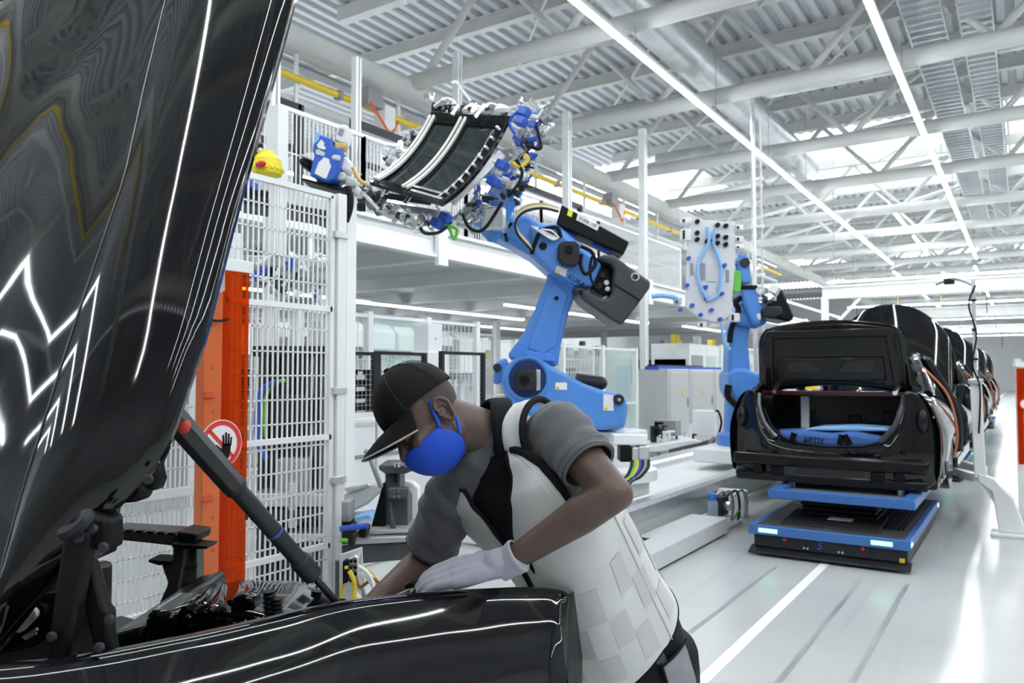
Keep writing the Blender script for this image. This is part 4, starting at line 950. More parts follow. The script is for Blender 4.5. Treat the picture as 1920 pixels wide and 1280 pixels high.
MB().path([(-.40, 9.15, 2.5), (-.46, 9.12, 2.3), (-.40, 9.1, 2.0), (-.44, 9.1, 1.7), (-.38, 9.1, 1.45), (-.40, 9.1, 1.0)], .009, smooth=6).build('cable', M_BLACK, t)
MB().path([(-.42, 9.18, 2.5), (-.5, 9.3, 2.56), (-.62, 9.5, 2.62), (-.8, 9.8, 2.6)], .012, smooth=5).build('lamp_arm', M_GREY, t)
MB().box((-.66, 9.55, 2.6), (.1, .08, .06)).build('sensor_head', M_DARK, t, bevel=.008); MB().box((-.42, 9.16, 1.52), (.13, .13, .05)).build('clamp', M_ALU, t, bevel=.006)
for z in (1.75, 2.05, 2.35): MB().box((-.42, 9.17, z), (.05, .05, .02)).build('cable_tie', M_BLACK, t)
og2 = thing('orange_guard', 'orange see-through guard panel on the white frame beside the floor stand', 'guard panel', V((-.05, 9.9, 0)))
pa, pb = PD(1906, 690, 8.3), PD(1960, 690, 8.3)
zb_ = PD(1910, 870, 8.3).z
MB().prism([V((pa.x, pa.y, zb_)), V((pb.x, pb.y, zb_)), pb, pa], CF*.006).build('acrylic_sheet', M_ACRYL, og2, smooth=False)
for p_ in (pa + CF*.05 + CR*.05, pb + CF*.05): MB().bar(V((p_.x, p_.y, 0)), V((p_.x, p_.y, pa.z+.1)), .06, .06).build('post', M_WHITE, og2)
MB().bar(pa + CF*.04 + V((0, 0, .04)), pb + CF*.04 + V((0, 0, .04)), .05, .05).build('rail', M_WHITE, og2)
c = PD(1921, 757, 8.28)
MB().lathe([(.001, 0), (.055, 0), (.055, .003), (.001, .003)], c, CF, n=24).build('prohibition_sign', M_SIGNWHITE, og2)
MB().lathe([(.045, 0), (.058, 0), (.058, .004), (.045, .004), (.045, 0)], c - CF*.003, CF, n=24).build('red_ring', MATS['sign_red'], og2)
# ================================================================ middle distance: workstation, guards, cabinets
# black framed guard doors
BX = -5.42
def bp(px, py, x=BX): return PX(px, py, x)
for pxs, lab in (((640, 702), 'black framed wire guard door in front of the dark drawer rack'), ((708, 795), 'black framed wire guard door just right of the drawer rack'), ((828, 905), 'black framed wire guard door behind the worker\'s cap')):
    a, b = bp(pxs[0], 658), bp(pxs[1], 662); zt_ = a.z
    t = thing('guard_door', lab, 'guard door', (BX, (a.y+b.y)/2, 0))
    for y in (a.y, b.y): MB().bb((BX-.025, y-.025, 0), (BX+.025, y+.025, zt_)).build('post', M_DARK, t)
    MB().bb((BX-.02, a.y, zt_-.035), (BX+.02, b.y, zt_)).build('top_rail', M_DARK, t)
    MB().bb((BX-.02, a.y, .1), (BX+.02, b.y, .14)).build('bottom_rail', M_DARK, t)
    wire_panel(MB(), (BX, a.y, 0), (BX, b.y, 0), .12, zt_-.02, .05, .05, .0012).build('wire_mesh', M_WHITE, t, smooth=False, kind='stuff')
# drawer rack
a, b = PX(632, 690, -5.5), PX(720, 690, -5.5)
zt_ = PX(660, 692, -5.5).z; zb_ = PX(660, 782, -5.5).z
t = thing('drawer_rack', 'dark rack of flat drawers with white label cards', 'rack', (-5.7, (a.y+b.y)/2, 0))
MB().bb((-6.0, a.y, .0), (-5.55, b.y, zt_)).build('body', M_DARK, t, bevel=.01)
nd = 11
for k in range(nd):
    z0 = zb_ + (zt_-zb_)*k/nd; h = (zt_-zb_)/nd
    MB().bb((-5.55, a.y+.01, z0+.006), (-5.52, b.y-.01, z0+h-.004)).build('drawer', M_BLACK, t, bevel=.004)
rr = random.Random(11)
for k, (x0, x1, y) in enumerate(((641,664,708),(641,664,730),(641,660,758),(668,684,707),(668,684,729),(668,684,751),(668,684,773),(672,680,700))):
    p, q_ = PX(x0, y+4, -5.515), PX(x1, y-4, -5.515); MB().bb((-5.518, p.y, p.z), (-5.512, q_.y, q_.z)).build('label_card', M_SIGNWHITE, t)
# white bench housings and panels behind worker
def hall_box(name, lab, cat, x0, x1, y0, y1, z1, m, parts=(), grp=None, bev=.015):
    t = thing(name, lab, cat, ((x0+x1)/2, (y0+y1)/2, 0), grp)
    MB().bb((x0, y0, 0), (x1, y1, z1)).build('body', m, t, bevel=bev)
    for nm, p0, p1, mm in parts: MB().bb(p0, p1).build(nm, mm, t, bevel=.004)
    return t
p = PX(645, 785, -4.6); q_ = PX(800, 785, -4.6)
hall_box('white_bench', 'white box bench below the drawer rack', 'bench', -5.3, -4.6, p.y, q_.y+.3, PX(700, 782, -4.6).z, M_WHITE, [('edge_strip', (-4.6, p.y, PX(700, 798, -4.6).z), (-4.59, q_.y+.3, PX(700, 790, -4.6).z), M_LIGHTGREY), ('shelf_line', (-4.6, p.y, .9), (-4.585, q_.y+.3, .93), M_GREY)])
# fixture on a dark beam table
FD = 3.9
fx = thing('welding_fixture', 'dark grey angle bracket fixture bolted on a table behind the worker', 'fixture', PD(735, 1000, FD))
def fp(pts, d, th, nm, m, bev=.006): return plate(MB(), pts, d, th).build(nm, m, fx, bevel=bev)
M_IRON = mat('anthracite_steel', (.075, .078, .085), .45, var=.12, vscale=12)
fp([(694,994),(718,905),(722,912),(722,994)], FD, .2, 'gusset', M_BLACK)
fp([(722,994),(722,880),(750,880),(750,920),(765,935),(765,994)], FD+.03, .18, 'column', M_IRON)
fp([(731,994),(731,940),(742,996)], FD-.06, .03, 'front_rib', M_IRON)
fp([(710,872),(772,872),(776,882),(760,888),(722,888),(710,880)], FD-.02, .26, 'head_plate', M_IRON)
fp([(728,915),(766,915),(766,935),(728,935)], FD-.05, .06, 'bolt_block', M_IRON)
for x in (740, 748):
    for y in (921, 930): MB().lathe([(.001, 0), (.008, 0), (.008, .008), (.001, .008)], PD(x, y, FD-.05), -CF, n=10).build('bolt', M_CHROME, fx)
for x in (745, 766): MB().tube(PD(x, 875, FD-.02), PD(x, 868, FD-.02), .02, n=12).build('stud', M_CHROME, fx)
fp([(737,888),(746,888),(744,905),(739,905)], FD-.0, .05, 'wire_duct', M_BLACK)
fp([(690,994),(775,994),(775,999),(688,1003)], FD-.1, .4, 'foot_plate', M_GREY)
MB().path([PD(714, 912, FD-.05), PD(702, 880, FD-.1), PD(690, 850, FD-.1), PD(684, 845, FD-.1)], .012, smooth=6).build('cable', M_GREY, fx)
MB().path([PD(705, 878, FD-.02), PD(706, 840, FD-.02), PD(706, 780, FD-.02)], .006).build('conduit', M_ALU, fx)
fp([(748,900),(772,905),(784,915),(785,990),(765,990),(766,935)], FD+.2, .1, 'white_clamp', M_WHITE)
bt = thing('beam_table', 'dark beam table carrying the fixture, pale top strip', 'table', PD(720, 1060, FD))
plate(MB(), [(640,1010),(800,1004),(800,1014),(640,1022)], FD-.15, .5).build('top_strip', M_ALU, bt, bevel=.004)
plate(MB(), [(640,1022),(800,1014),(800,1046),(640,1060)], FD-.12, .45).build('beam', M_IRON, bt, bevel=.008)
for px_ in (655, 800):
    p = PD(px_, 1050, FD+.1); MB().bb((p.x-.05, p.y-.05, 0), (p.x+.05, p.y+.05, p.z)).build('leg', M_IRON, bt)
for x, y, w, h, mm in ((640,985,20,35,M_DARK),(652,1003,12,22,M_DARK),(672,990,14,18,M_BLACK),(640,940,16,40,M_GREY),(640,965,16,30,M_BLACK)):
    plate(MB(), [(x,y+h),(x+w,y+h),(x+w,y),(x,y)], FD-.18, .12).build('clamp_block', mm, bt, bevel=.006)
MB().path([PD(638, 991, FD-.2), PD(665, 988, FD-.2), PD(690, 985, FD-.2)], .014).build('blue_hose', M_BLUE2, bt)
MB().path([PD(638, 1012, FD-.2), PD(652, 1013, FD-.2)], .01).build('green_hose', M_GREEN, bt)
# parts on / behind the table
t = thing('car_pillar_part', 'pale pressed metal part lying on the bench behind the fixture', 'car part', PD(700, 960, 4.5))
plate(MB(), [(640,930),(700,905),(770,905),(770,915),(715,922),(690,945),(655,962),(640,958)], 4.5, .15).build('pressing', mat('pale_pressing', (.55, .55, .52), .4), t, bevel=.015)
plate(MB(), [(660,985),(664,968),(695,962),(700,985)], 4.4, .15).build('blue_tray', M_PALEBLUE, t, bevel=.01)
plate(MB(), [(645,915),(690,905),(695,912),(650,924)], 4.48, .05).build('flange', M_ALU, t, bevel=.006)
for x in (650, 672): 
    p = PD(x, 960, 4.6); MB().bb((p.x-.03, p.y-.03, 0), (p.x+.03, p.y+.03, p.z)).build('stand', M_LIGHTGREY, t)
# valve island with cables
VD = 3.3
vi = thing('valve_island', 'valve island with yellow, white and green cables next to the fence foot', 'valve block', PD(670, 1120, VD))
plate(MB(), [(636,1170),(636,1040),(678,1026),(680,1070),(672,1170)], VD+.1, .02).build('back_plate', M_LIGHTGREY, vi, bevel=.004)
plate(MB(), [(652,1110),(652,1048),(666,1040),(672,1045),(672,1100)], VD, .08).build('valve_block', M_ALU, vi, bevel=.006)
for k in range(8): MB().tube(PD(658+(k % 2)*8, 1052+(k//2)*12, VD), PD(658+(k % 2)*8, 1052+(k//2)*12, VD-.02), .008, n=8).build('port', M_BLACK, vi)
plate(MB(), [(642,1095),(642,1052),(650,1050),(652,1092)], VD-.02, .04).build('fieldbus_module', M_BLACK, vi, bevel=.004)
plate(MB(), [(646,1062),(652,1061),(652,1066),(646,1067)], VD-.03, .01).build('yellow_plug', mat('neon_yellow', (.75, .85, .05), .5), vi)
for k, (pts, mm, r) in enumerate((([(655,1070),(664,1090),(664,1120),(663,1175)], M_YELLOW, .010), ([(672,1060),(690,1075),(700,1100),(690,1130),(668,1115)], M_WHITE, .008), ([(672,1075),(686,1080),(704,1110),(700,1125),(680,1122)], M_WHITE, .007), ([(668,1085),(676,1100),(700,1085),(715,1100)], mat('brown_cable', (.25, .09, .04), .5), .007), ([(655,1125),(670,1130),(690,1140),(700,1135)], M_GREEN, .004), ([(660,1100),(680,1125),(698,1128),(702,1105),(690,1085)], M_WHITE, .009), ([(645,1090),(640,1110),(648,1140),(646,1180)], M_YELLOW, .008), ([(668,1095),(682,1110),(678,1140),(670,1170)], M_GREY, .008), ([(676,1068),(694,1070),(706,1085),(702,1100)], M_YELLOW, .004))):
    MB().path([PD(x, y, VD-.05+.01*k) for x, y in pts], r, smooth=6).build('cable', mm, vi)
p = PD(655, 1170, VD+.12); MB().bb((p.x-.03, p.y-.03, 0), (p.x+.03, p.y+.03, p.z+.1)).build('stand', M_LIGHTGREY, vi)
# blue warning sheet board by the far fence post (blue sign with white bottle symbol) and hose with yellow brush
SD = 4.6
sb = thing('glue_station', 'blue sealant can holder with white bottle symbol and white pump above the fence', 'dispenser', PD(615, 345, SD))
Zs = (560, 220, 6.4)
def spz(pts, d, th, nm, m, bev=.004): return plate(MB(), zl(pts, *Zs), d, th).build(nm, m, sb, bevel=bev)
spz([(130,690),(160,560),(185,450),(165,400),(175,320),(225,215),(260,205),(410,260),(400,330),(530,400),(490,590),(430,740),(330,765)], SD, .22, 'holder', mat('holder_blue', (.03, .12, .55), .4), .01)
spz([(210,185),(235,170),(250,190),(240,270),(190,320),(175,310)], SD-.01, .03, 'blue_flap', M_PALEBLUE)
spz([(190,670),(240,540),(285,500),(300,475),(365,500),(370,545),(390,580),(330,730),(300,728)], SD-.006, .006, 'bottle_symbol', M_SIGNWHITE, 0)
spz([(215,330),(270,265),(305,300),(300,340),(325,360),(310,385),(240,370)], SD-.006, .006, 'white_print', M_SIGNWHITE, 0)
spz([(200,400),(230,378),(315,420),(300,465),(210,440)], SD-.006, .006, 'grey_label', M_LIGHTGREY, 0)
spz([(425,265),(470,100),(500,80),(560,85),(600,110),(605,140),(565,300),(530,315)], SD+.02, .12, 'pump_bottle', M_WHITE, .02)
spz([(465,200),(490,125),(545,140),(520,225)], SD+.012, .01, 'pump_display', M_GREY, .002)
spz([(420,330),(430,285),(565,310),(530,370),(450,385)], SD+.02, .1, 'pump_neck', mat('amber', (.7, .45, .15), .3), .01)
spz([(390,480),(405,440),(500,450),(490,520),(390,500)], SD-.01, .05, 'amber_tray', M_LIGHTGREY, .01)
spz([(480,600),(540,450),(590,480),(640,560),(600,640),(520,640)], SD+.05, .12, 'valve', M_WHITE, .015)
spz([(440,740),(460,640),(560,650),(540,760)], SD+.05, .12, 'valve', M_LIGHTGREY, .015)
spz([(540,770),(580,690),(700,740),(680,830),(600,820)], SD+.05, .12, 'valve', M_LIGHTGREY, .015)
spz([(640,930),(670,820),(750,850),(730,940)], SD+.05, .1, 'valve', M_ALU, .01)
MB().path([PD(560+a/6.4, 220+b/6.4, SD) for a, b in ((650,600),(690,680),(740,760),(820,800))], .012, smooth=5).build('amber_hose', MATS['amber'], sb)
MB().path([PD(560+a/6.4, 220+b/6.4, SD) for a, b in ((590,840),(620,960),(610,1100),(560,1250))], .022, smooth=6).build('black_hose', M_BLACK, sb)
spz([(20,740),(30,715),(560,855),(560,885),(400,860)], SD+.05, .25, 'shelf', M_BLACK, .006)
spz([(0,560),(0,470),(150,510),(140,640)], SD+.15, .15, 'black_unit', M_BLACK, .02)
spz([(5,450),(20,430),(150,490),(150,515)], SD+.14, .15, 'unit_lid', M_LIGHTGREY, .006)
p = PD(652, 352, SD+.2); MB().bb((p.x-.04, p.y-.04, 0), (p.x+.04, p.y+.04, p.z)).build('column', M_WHITE, sb)
hs = thing('brush_hose', 'blue and black hose with a yellow brush head above the white fence', 'hose', PD(470, 270, 4.6))
Zh = (360, 0, 4.0)
def hpz(a, b, d=4.6): return PD(360+a/4, b/4, d)
MB().path([hpz(120, 1000), hpz(200, 965), hpz(270, 960), hpz(340, 1000), hpz(400, 1045)], .034, smooth=6).build('blue_sleeve', mat('hose_blue', (.05, .16, .5), .5), hs)
MB().path([hpz(385, 1035), hpz(412, 1055)], .036).build('pink_band', mat('pink', (.8, .1, .5), .5), hs)
MB().path([hpz(410, 1055), hpz(450, 1090), hpz(500, 1125)], .038, smooth=4, taper=lambda f: 1+.2*f).build('black_nozzle', M_BLACK, hs)
MB().path([hpz(500, 1125), hpz(545, 1160)], .02).build('white_neck', M_WHITE, hs)
m = MB(); c = hpz(560, 1225)
m.lathe([(.04 if k % 2 else .0, 0) for k in range(0)] or [(.03, -.075), (.09, -.07), (.095, -.03), (.085, .02), (.03, .075)], c, UP, n=30); m.build('yellow_brush', mat('bright_yellow', (.85, .72, .03), .5), hs, smooth=False)
for k in range(18):
    a = math.pi*2*k/18; d_ = V((math.cos(a), math.sin(a), 0))
    MB().bar(c + d_*.035 + V((0, 0, .07)), c + d_*.098 - V((0, 0, .05)), .014, .014).build('bristle_rib', MATS['bright_yellow'], hs)
MB().ell(c + V((0, 0, -.035)) - CF*.11, (.045, .02, .02)).build('red_badge', M_RED, hs)
MB().path([hpz(120, 1000), hpz(60, 1080), hpz(40, 1300), hpz(60, 1500)], .03, smooth=5).build('hose_tail', MATS['hose_blue'], hs)
p = hpz(60, 1300, 4.75); MB().bb((p.x-.03, p.y-.03, 0), (p.x+.03, p.y+.03, p.z)).build('holder_post', M_WHITE, hs)
# ---------------------------------------------------------------- white guard cells, cabinets, clutter to the far end
def cell(x, y0, y1, z1, label, npan=3, mm=M_WHITE, mesh=True):
    t = thing('guard_cell', label, 'guard fence', (x, (y0+y1)/2, 0))
    for k in range(npan+1):
        y = y0 + (y1-y0)*k/npan; MB().bb((x-.04, y-.04, 0), (x+.04, y+.04, z1)).build('post', mm, t)
    for k in range(npan):
        a, b = y0 + (y1-y0)*k/npan, y0 + (y1-y0)*(k+1)/npan
        if mesh and k % 3 != 2: wire_panel(MB(), (x, a, 0), (x, b, 0), .15, z1-.05, .09, .2, .004).build('wire_mesh', mm, t, smooth=False, kind='stuff')
        else: MB().bb((x-.01, a+.04, .15), (x+.01, b-.04, z1-.05)).build('panel', M_CLEAR, t)
        for z in (.15, 1.05, z1-.05): MB().bb((x-.02, a, z-.02), (x+.02, b, z+.02)).build('rail', mm, t)
    return t
cell(-6.2, 9.4, 13.6, 2.1, 'white guard fence behind the blue robot base')
cell(-6.6, 4.6, 9.0, 2.35, 'white guard fence behind the black framed doors', 4)
cell(-9.8, 7, 14, 2.5, 'white guard fence under the mezzanine edge', 5)
cell(-11.5, 9, 22, 2.5, 'long white guard fence deep under the mezzanine', 7)
cell(-7.0, 21, 30, 2.4, 'white guard fence past the grey control cabinets', 5)
cell(1.2, 16, 34, 2.4, 'white guard fence along the aisle beyond the orange guard', 8)
# big white column block and wall panels seen over the cap
p = PX(811, 640, -6.4); t = thing('white_pillar', 'broad white machine pillar rising behind the worker\'s cap', 'pillar', (p.x, p.y, 0))
MB().bb((-6.6, p.y-.14, 0), (-6.35, p.y+.14, PX(811, 607, -6.4).z)).build('shaft', M_WHITE, t, bevel=.01)
MB().bb((-6.62, p.y-.2, 0), (-6.3, p.y+.22, PX(811, 660, -6.4).z)).build('sleeve', M_WHITE, t, bevel=.01)
MB().tube((-6.35, p.y, PX(811, 635, -6.4).z), (-6.34, p.y, PX(811, 635, -6.4).z), .012, n=10).build('bolt', M_GREY, t)
rr = random.Random(21)
for k, (px0, px1, py0, py1, x) in enumerate(((645,690,603,650,-8.2),(697,742,608,655,-8.2),(748,785,613,658,-8.2),(822,850,620,648,-8.6),(862,905,628,700,-8.6))):
    a, b = PX(px0, py1, x), PX(px1, py0, x)
    t = thing('machine_hood', 'white sheet metal machine hood under the mezzanine', 'machine hood', (x, (a.y+b.y)/2, 0), 'white machine hoods under the mezzanine')
    MB().prism([(x-.8, a.y, a.z), (x, a.y, a.z), (x, a.y, b.z-.12), (x-.15, a.y, b.z), (x-.8, a.y, b.z)], (0, b.y-a.y, 0)).build('hood', M_WHITE, t, bevel=.02)
    MB().bb((x-.7, a.y+.1, a.z-.12), (x-.05, b.y-.1, a.z)).build('lower_edge', M_GREY, t)
    for y in (a.y+.1, b.y-.1): MB().bb((x-.5, y-.05, 0), (x-.4, y+.05, a.z)).build('leg', M_WHITE, t)
# control cabinets
ya_ = PX(1252, 690, -6).y; cabs = [ya_, PX(1293, 690, -6).y, PX(1338, 690, -6).y, PX(1368, 690, -6).y]
for k in range(3):
    t = hall_box('control_cabinet', ('light grey control cabinet with small warning triangle, first of three', 'light grey control cabinet in the middle of three', 'light grey control cabinet next to the far blue robot, last of three')[k], 'cabinet', -6.8, -6.0, cabs[k]+.02, cabs[k+1]-.02, PX(1290, 692, -6).z, mat('cabinet_grey', (.50, .52, .53), .4), grp='grey control cabinets')
    MB().bb((-6.0, cabs[k]+.1, .12), (-5.985, cabs[k+1]-.1, PX(1290, 692, -6).z-.06)).build('door', MATS['cabinet_grey'], t, bevel=.006)
    MB().bb((-5.99, cabs[k]+.02, .0), (-5.98, cabs[k+1]-.02, .1)).build('plinth', M_DARK, t)
    MB().prism([(-5.98, cabs[k]+.7, 1.15), (-5.98, cabs[k]+.86, 1.15), (-5.98, cabs[k]+.78, 1.29)], (.003, 0, 0)).build('warning_triangle', M_YELLOW, t)
    MB().bb((-5.985, cabs[k+1]-.2, .9), (-5.96, cabs[k+1]-.16, 1.1)).build('handle', M_GREY, t)
t = thing('blue_cable_tray', 'blue cable channel lying on top of the grey cabinets', 'cable tray', (-6.4, ya_+1, PX(1290, 692, -6).z))
MB().bb((-6.5, ya_, PX(1290, 692, -6).z), (-6.2, cabs[3], PX(1290, 692, -6).z+.06)).build('channel', M_BLUE2, t); MB().bb((-6.45, ya_, PX(1290, 692, -6).z+.06), (-6.25, cabs[2], PX(1290, 692, -6).z+.09)).build('cable_bundle', M_DARK, t)
# yellow block and control box next to robot two
p = PD(1492, 735, 20.6); t = thing('yellow_housing', 'yellow machine housing seen through the car cabin', 'housing', (p.x, p.y, 0))
MB().bb((p.x-.5, p.y-.3, 0), (p.x+.5, p.y+.3, PD(1492, 712, 20.6).z)).build('body', mat('machine_yellow', (.85, .62, .02), .45), t, bevel=.03); MB().bb((p.x-.3, p.y-.32, 1.0), (p.x+.3, p.y-.3, 1.3)).build('panel', M_DARK, t)
p = PD(1330, 790, 13.9); t = thing('control_box', 'white control box on a grey post with black cables', 'control box', (p.x, p.y, 0))
MB().bb((p.x-.26, p.y-.15, p.z-.26), (p.x+.16, p.y+.1, p.z+.2)).build('box', M_WHITE, t, bevel=.01); MB().bb((p.x+.1, p.y-.03, 0), (p.x+.17, p.y+.04, p.z+.2)).build('post', M_LIGHTGREY, t)
MB().bar((p.x+.13, p.y, .55), (p.x-.2, p.y-.1, 0), .05, .05).build('brace', M_LIGHTGREY, t)
MB().path([p + V((.1, -.1, .15)), p + V((.2, -.12, .2)), p + V((.26, -.12, .0)), p + V((.2, -.1, -.25)), p + V((.3, -.1, -.2))], .02, smooth=6).build('cable', M_BLACK, t)
MB().lathe([(.03, 0), (.03, .05), (.01, .06)], p + V((.35, 0, .12)), n=12).build('amber_beacon', mat('amber_beacon', (.9, .5, .05), .4), t)
# fixture table behind the rail
FT_ = 13.1
t = thing('fixture_table', 'white assembly table with black clamps and a grey block behind the robot rail', 'table', PZ(1260, 900, 0))
plate(MB(), [(1205,838),(1300,824),(1318,828),(1240,846),(1205,848)], FT_, .9).build('top', M_WHITE, t, bevel=.01)
for px_ in (1227, 1300):
    p = PD(px_, 846, FT_+.35); MB().bb((p.x-.08, p.y-.08, 0), (p.x+.08, p.y+.08, p.z)).build('leg', M_WHITE, t)
p = PD(1247, 868, FT_+.3); MB().bb((p.x-.2, p.y-.15, p.z-.13), (p.x+.2, p.y+.15, p.z+.13)).build('black_box', M_DARK, t, bevel=.01)
p = PD(1253, 800, FT_+.5); MB().bb((p.x-.22, p.y-.12, p.z-.15), (p.x+.2, p.y+.1, p.z+.12)).build('grey_block', M_GREY, t, bevel=.01)
rr = random.Random(4)
for k in range(18):
    p = PD(rr.uniform(1222, 1312), rr.uniform(804, 824), rr.uniform(FT_+.1, FT_+.7)); s_ = rr.uniform(.06, .13)
    MB().box(p, (s_*.5, s_*.5, s_*2)).box(p + V((s_*.4, 0, s_)), (s_*1.3, s_*.5, s_*.4)).build('toggle_clamp', rr.choice((M_DARK, M_BLACK, M_WHITE, M_ALU)), t, bevel=.006)
for k in range(6):
    p = PD(1268+k*7, 856+rr.uniform(0, 16), FT_+.2); MB().path([p, p + V((.07, 0, .16)), p + V((.16, .05, -.05)), p + V((.12, .1, -.3))], .022, smooth=5).build('hose', (M_DARK, M_ALU, M_YELLOW, M_BLUE2, M_DARK, M_PALEBLUE)[k], t)
# robot carriage cabling right of the worker's shoulder
t = thing('cable_carrier', 'grey connector boxes with bundled dark and yellow cables on the robot carriage', 'cabling', PD(1185, 880, 6.7))
for x0, y0, x1, y1, mm in ((1163,836,1185,866,M_BLACK),(1185,838,1198,864,M_ALU),(1198,836,1218,864,M_ALU),(1150,815,1215,834,M_WHITE)):
    plate(MB(), [(x0,y1),(x1,y1),(x1,y0),(x0,y0)], 6.6, .2).build('connector_box', mm, t, bevel=.01)
for k, mm in enumerate((M_DARK, M_GREY, M_DARK, M_BLUE2, M_YELLOW, M_GREEN, M_DARK)):
    MB().path([PD(1215-k*5, 862, 6.6), PD(1214-k*5, 876, 6.58), PD(1200-k*4, 893, 6.55), PD(1183-k*3, 902, 6.55), PD(1170, 925, 6.6)], .017, smooth=6).build('cable', mm, t)

# ---------------------------------------------------------------- far production area
rr = random.Random(77)
def far_machine(x, y, w, l, h, k):
    t = thing('machine_enclosure', 'white machine enclosure in the far production area', 'machine', (x, y, 0), 'far machine enclosures')
    MB().bb((x-w/2, y-l/2, .1), (x+w/2, y+l/2, h)).build('cabinet', (M_WHITE, M_LIGHTGREY, M_WHITE, M_LIGHTGREY)[k % 4], t, bevel=.02)
    for s_ in (-1, 1):
        for s2 in (-1, 1): MB().bb((x+s_*(w/2-.1)-.05, y+s2*(l/2-.1)-.05, 0), (x+s_*(w/2-.1)+.05, y+s2*(l/2-.1)+.05, .1)).build('foot', M_DARK, t)
    n = max(1, int(l/1.2))
    for i in range(n):
        ya2, yb2 = y-l/2+l*(i+.12)/n, y-l/2+l*(i+.88)/n
        sd = 1 if x < 0 else -1
        MB().bb((x+sd*w/2, ya2, h*.45), (x+sd*(w/2+.02), yb2, h*.85)).build('window', (M_GREY, M_CLEAR, M_LIGHTGREY, M_PALEBLUE)[(i+k) % 4], t)
        MB().bb((x-w/2+w*.1, y-l/2-.02, h*.4), (x+w/2-w*.1, y-l/2, h*.8)).build('end_panel', (M_GREY, M_LIGHTGREY)[k % 2], t)
    for i in range(3):
        yy = y-l/2+l*rr.random(); MB().bb((x-.1, yy-.15, h), (x+.1, yy+.15, h+rr.uniform(.2, .45))).build('top_unit', rr.choice((M_GREY, M_WHITE, M_LIGHTGREY, M_ALU, M_YELLOW)), t, bevel=.01)
k = 0
for x in (-9.6, -13.2, -17.5, -22, -28):
    y = {-9.6: 24, -13.2: 23, -17.5: 8, -22: 6, -28: 4}[x]
    while y < 76:
        l = rr.uniform(2.2, 4.5); far_machine(x + rr.uniform(-.3, .3), y + l/2, rr.uniform(1.2, 1.8), l, rr.uniform(1.9, 2.75), k); y += l + rr.uniform(1.2, 3.5); k += 1
for x in (2.8, 6.5):
    y = 17
    while y < 78:
        l = rr.uniform(2.2, 4.5); far_machine(x, y + l/2, rr.uniform(1.2, 1.8), l, rr.uniform(1.9, 2.9), k); y += l + rr.uniform(.8, 2.5); k += 1
def gantry(y, z, lab):
    t = thing('gantry_beam', lab, 'gantry', (-3, y, 0))
    m = MB(); m.bb((-7.4, y-.15, z), (1.6, y+.15, z+.06)); m.bb((-7.4, y-.15, z+.5), (1.6, y+.15, z+.56)); m.bb((-7.4, y-.03, z+.05), (1.6, y+.03, z+.51)); m.build('beam', M_STEEL_WHITE, t, smooth=False)
    for x in (-7.3, 1.5): MB().bb((x-.13, y-.13, 0), (x+.13, y+.13, z)).build('column', M_STEEL_WHITE, t)
    for x0_, x1_ in ((-7.3, -5.8), (1.5, 0)): MB().bar((x0_, y, z-1.6), (x1_, y, z+.03), .12, .12).build('knee_brace', M_STEEL_WHITE, t)
    for k in range(5):
        x = -6+k*1.6; MB().tube((x, y+.1, z), (x, y+.1, z-rr.uniform(.5, 1.4)), .02, n=6).build('drop_cable', rr.choice((M_YELLOW, M_DARK, M_GREY)), t)
gantry(36, 4.9, 'white gantry beam across the car line, the one before the yellow drop cables')
gantry(47, 4.6, 'white gantry beam across the car line past the skylights')
gantry(60, 4.3, 'white gantry beam across the car line at the hall end')
for y, x0_, x1_, z in ((34, -6.8, 1.2, 5.4), (42.4, -7.5, 1.5, 5.0), (52, -7.5, 3, 4.8), (57, -8, 4, 4.4), (66, -9, 6, 4.4)):
    t = thing('cross_strip_light', 'strip light hung across the car line in the far hall', 'light', ((x0_+x1_)/2, y, z), 'cross strip lights')
    MB().bb((x0_, y-.06, z), (x1_, y+.06, z+.06)).build('housing', M_WHITE, t); MB().bb((x0_+.02, y-.045, z-.03), (x1_-.02, y+.045, z)).build('diffuser', M_LAMP, t)
    for x in (x0_+.3, x1_-.3): MB().tube((x, y, z+.06), (x, y, ZD), .012, n=5).build('hanger', M_GREY, t)
# ================================================================ near car: open bonnet, wing, engine bay
fc = thing('car_body', 'glossy black car front with raised bonnet and gas strut, worker leaning over its wing', 'car', (-1.9, .9, 0))
# ---- right wing: top edge read along the photo, heights falling towards the nose
we = [(-260,1262,1.215),(-120,1258,1.21),(0,1250,1.20),(160,1232,1.19),(320,1201,1.178),(480,1166,1.158),(640,1131,1.135),(800,1113,1.11),(900,1106,1.092),(975,1103,1.074),(1020,1104,1.062),(1050,1108,1.053),(1066,1113,1.048)]
E_ = spline([PZ(x, y, z) for x, y, z in we], 5)
NE = len(E_)
sec = [(-.05, -.03), (-.035, -.006), (-.022, 0), (-.008, -.001), (.004, -.008), (.014, -.022), (.03, -.045), (.052, -.08), (.074, -.13), (.088, -.19), (.094, -.26), (.090, -.34), (.078, -.44), (.06, -.56)]
rows = []; tang = []
for i, p in enumerate(E_):
    tg = E_[min(i+1, NE-1)] - E_[max(i-1, 0)]; tg.z = 0; tg.normalize()
    out = V((tg.y, -tg.x, 0))                   # to the outside of the car
    f = i/(NE-1); k = 1 - max(0, (f-.88)/.12)**2*.75
    row = []
    for a, b in sec:
        wob = .0025*noise.noise(V((f*9, b*8, 0)))
        row.append(p + out*((a if a > 0 else a*min(1, (1-f)/.08))*k + wob) + V((0, 0, b)) + tg*(.0 if b > -.02 else -.02*(-b)))
    rows.append(row); tang.append((tg, out))
for q1 in (.01, .05, .14): rows.append([p_ - tang[-1][1]*q1 + tang[-1][0]*(.004 - .02*q1) for p_ in rows[NE-1]])
MB().grid(rows).build('front_wing', M_PAINT, fc, sub=1)
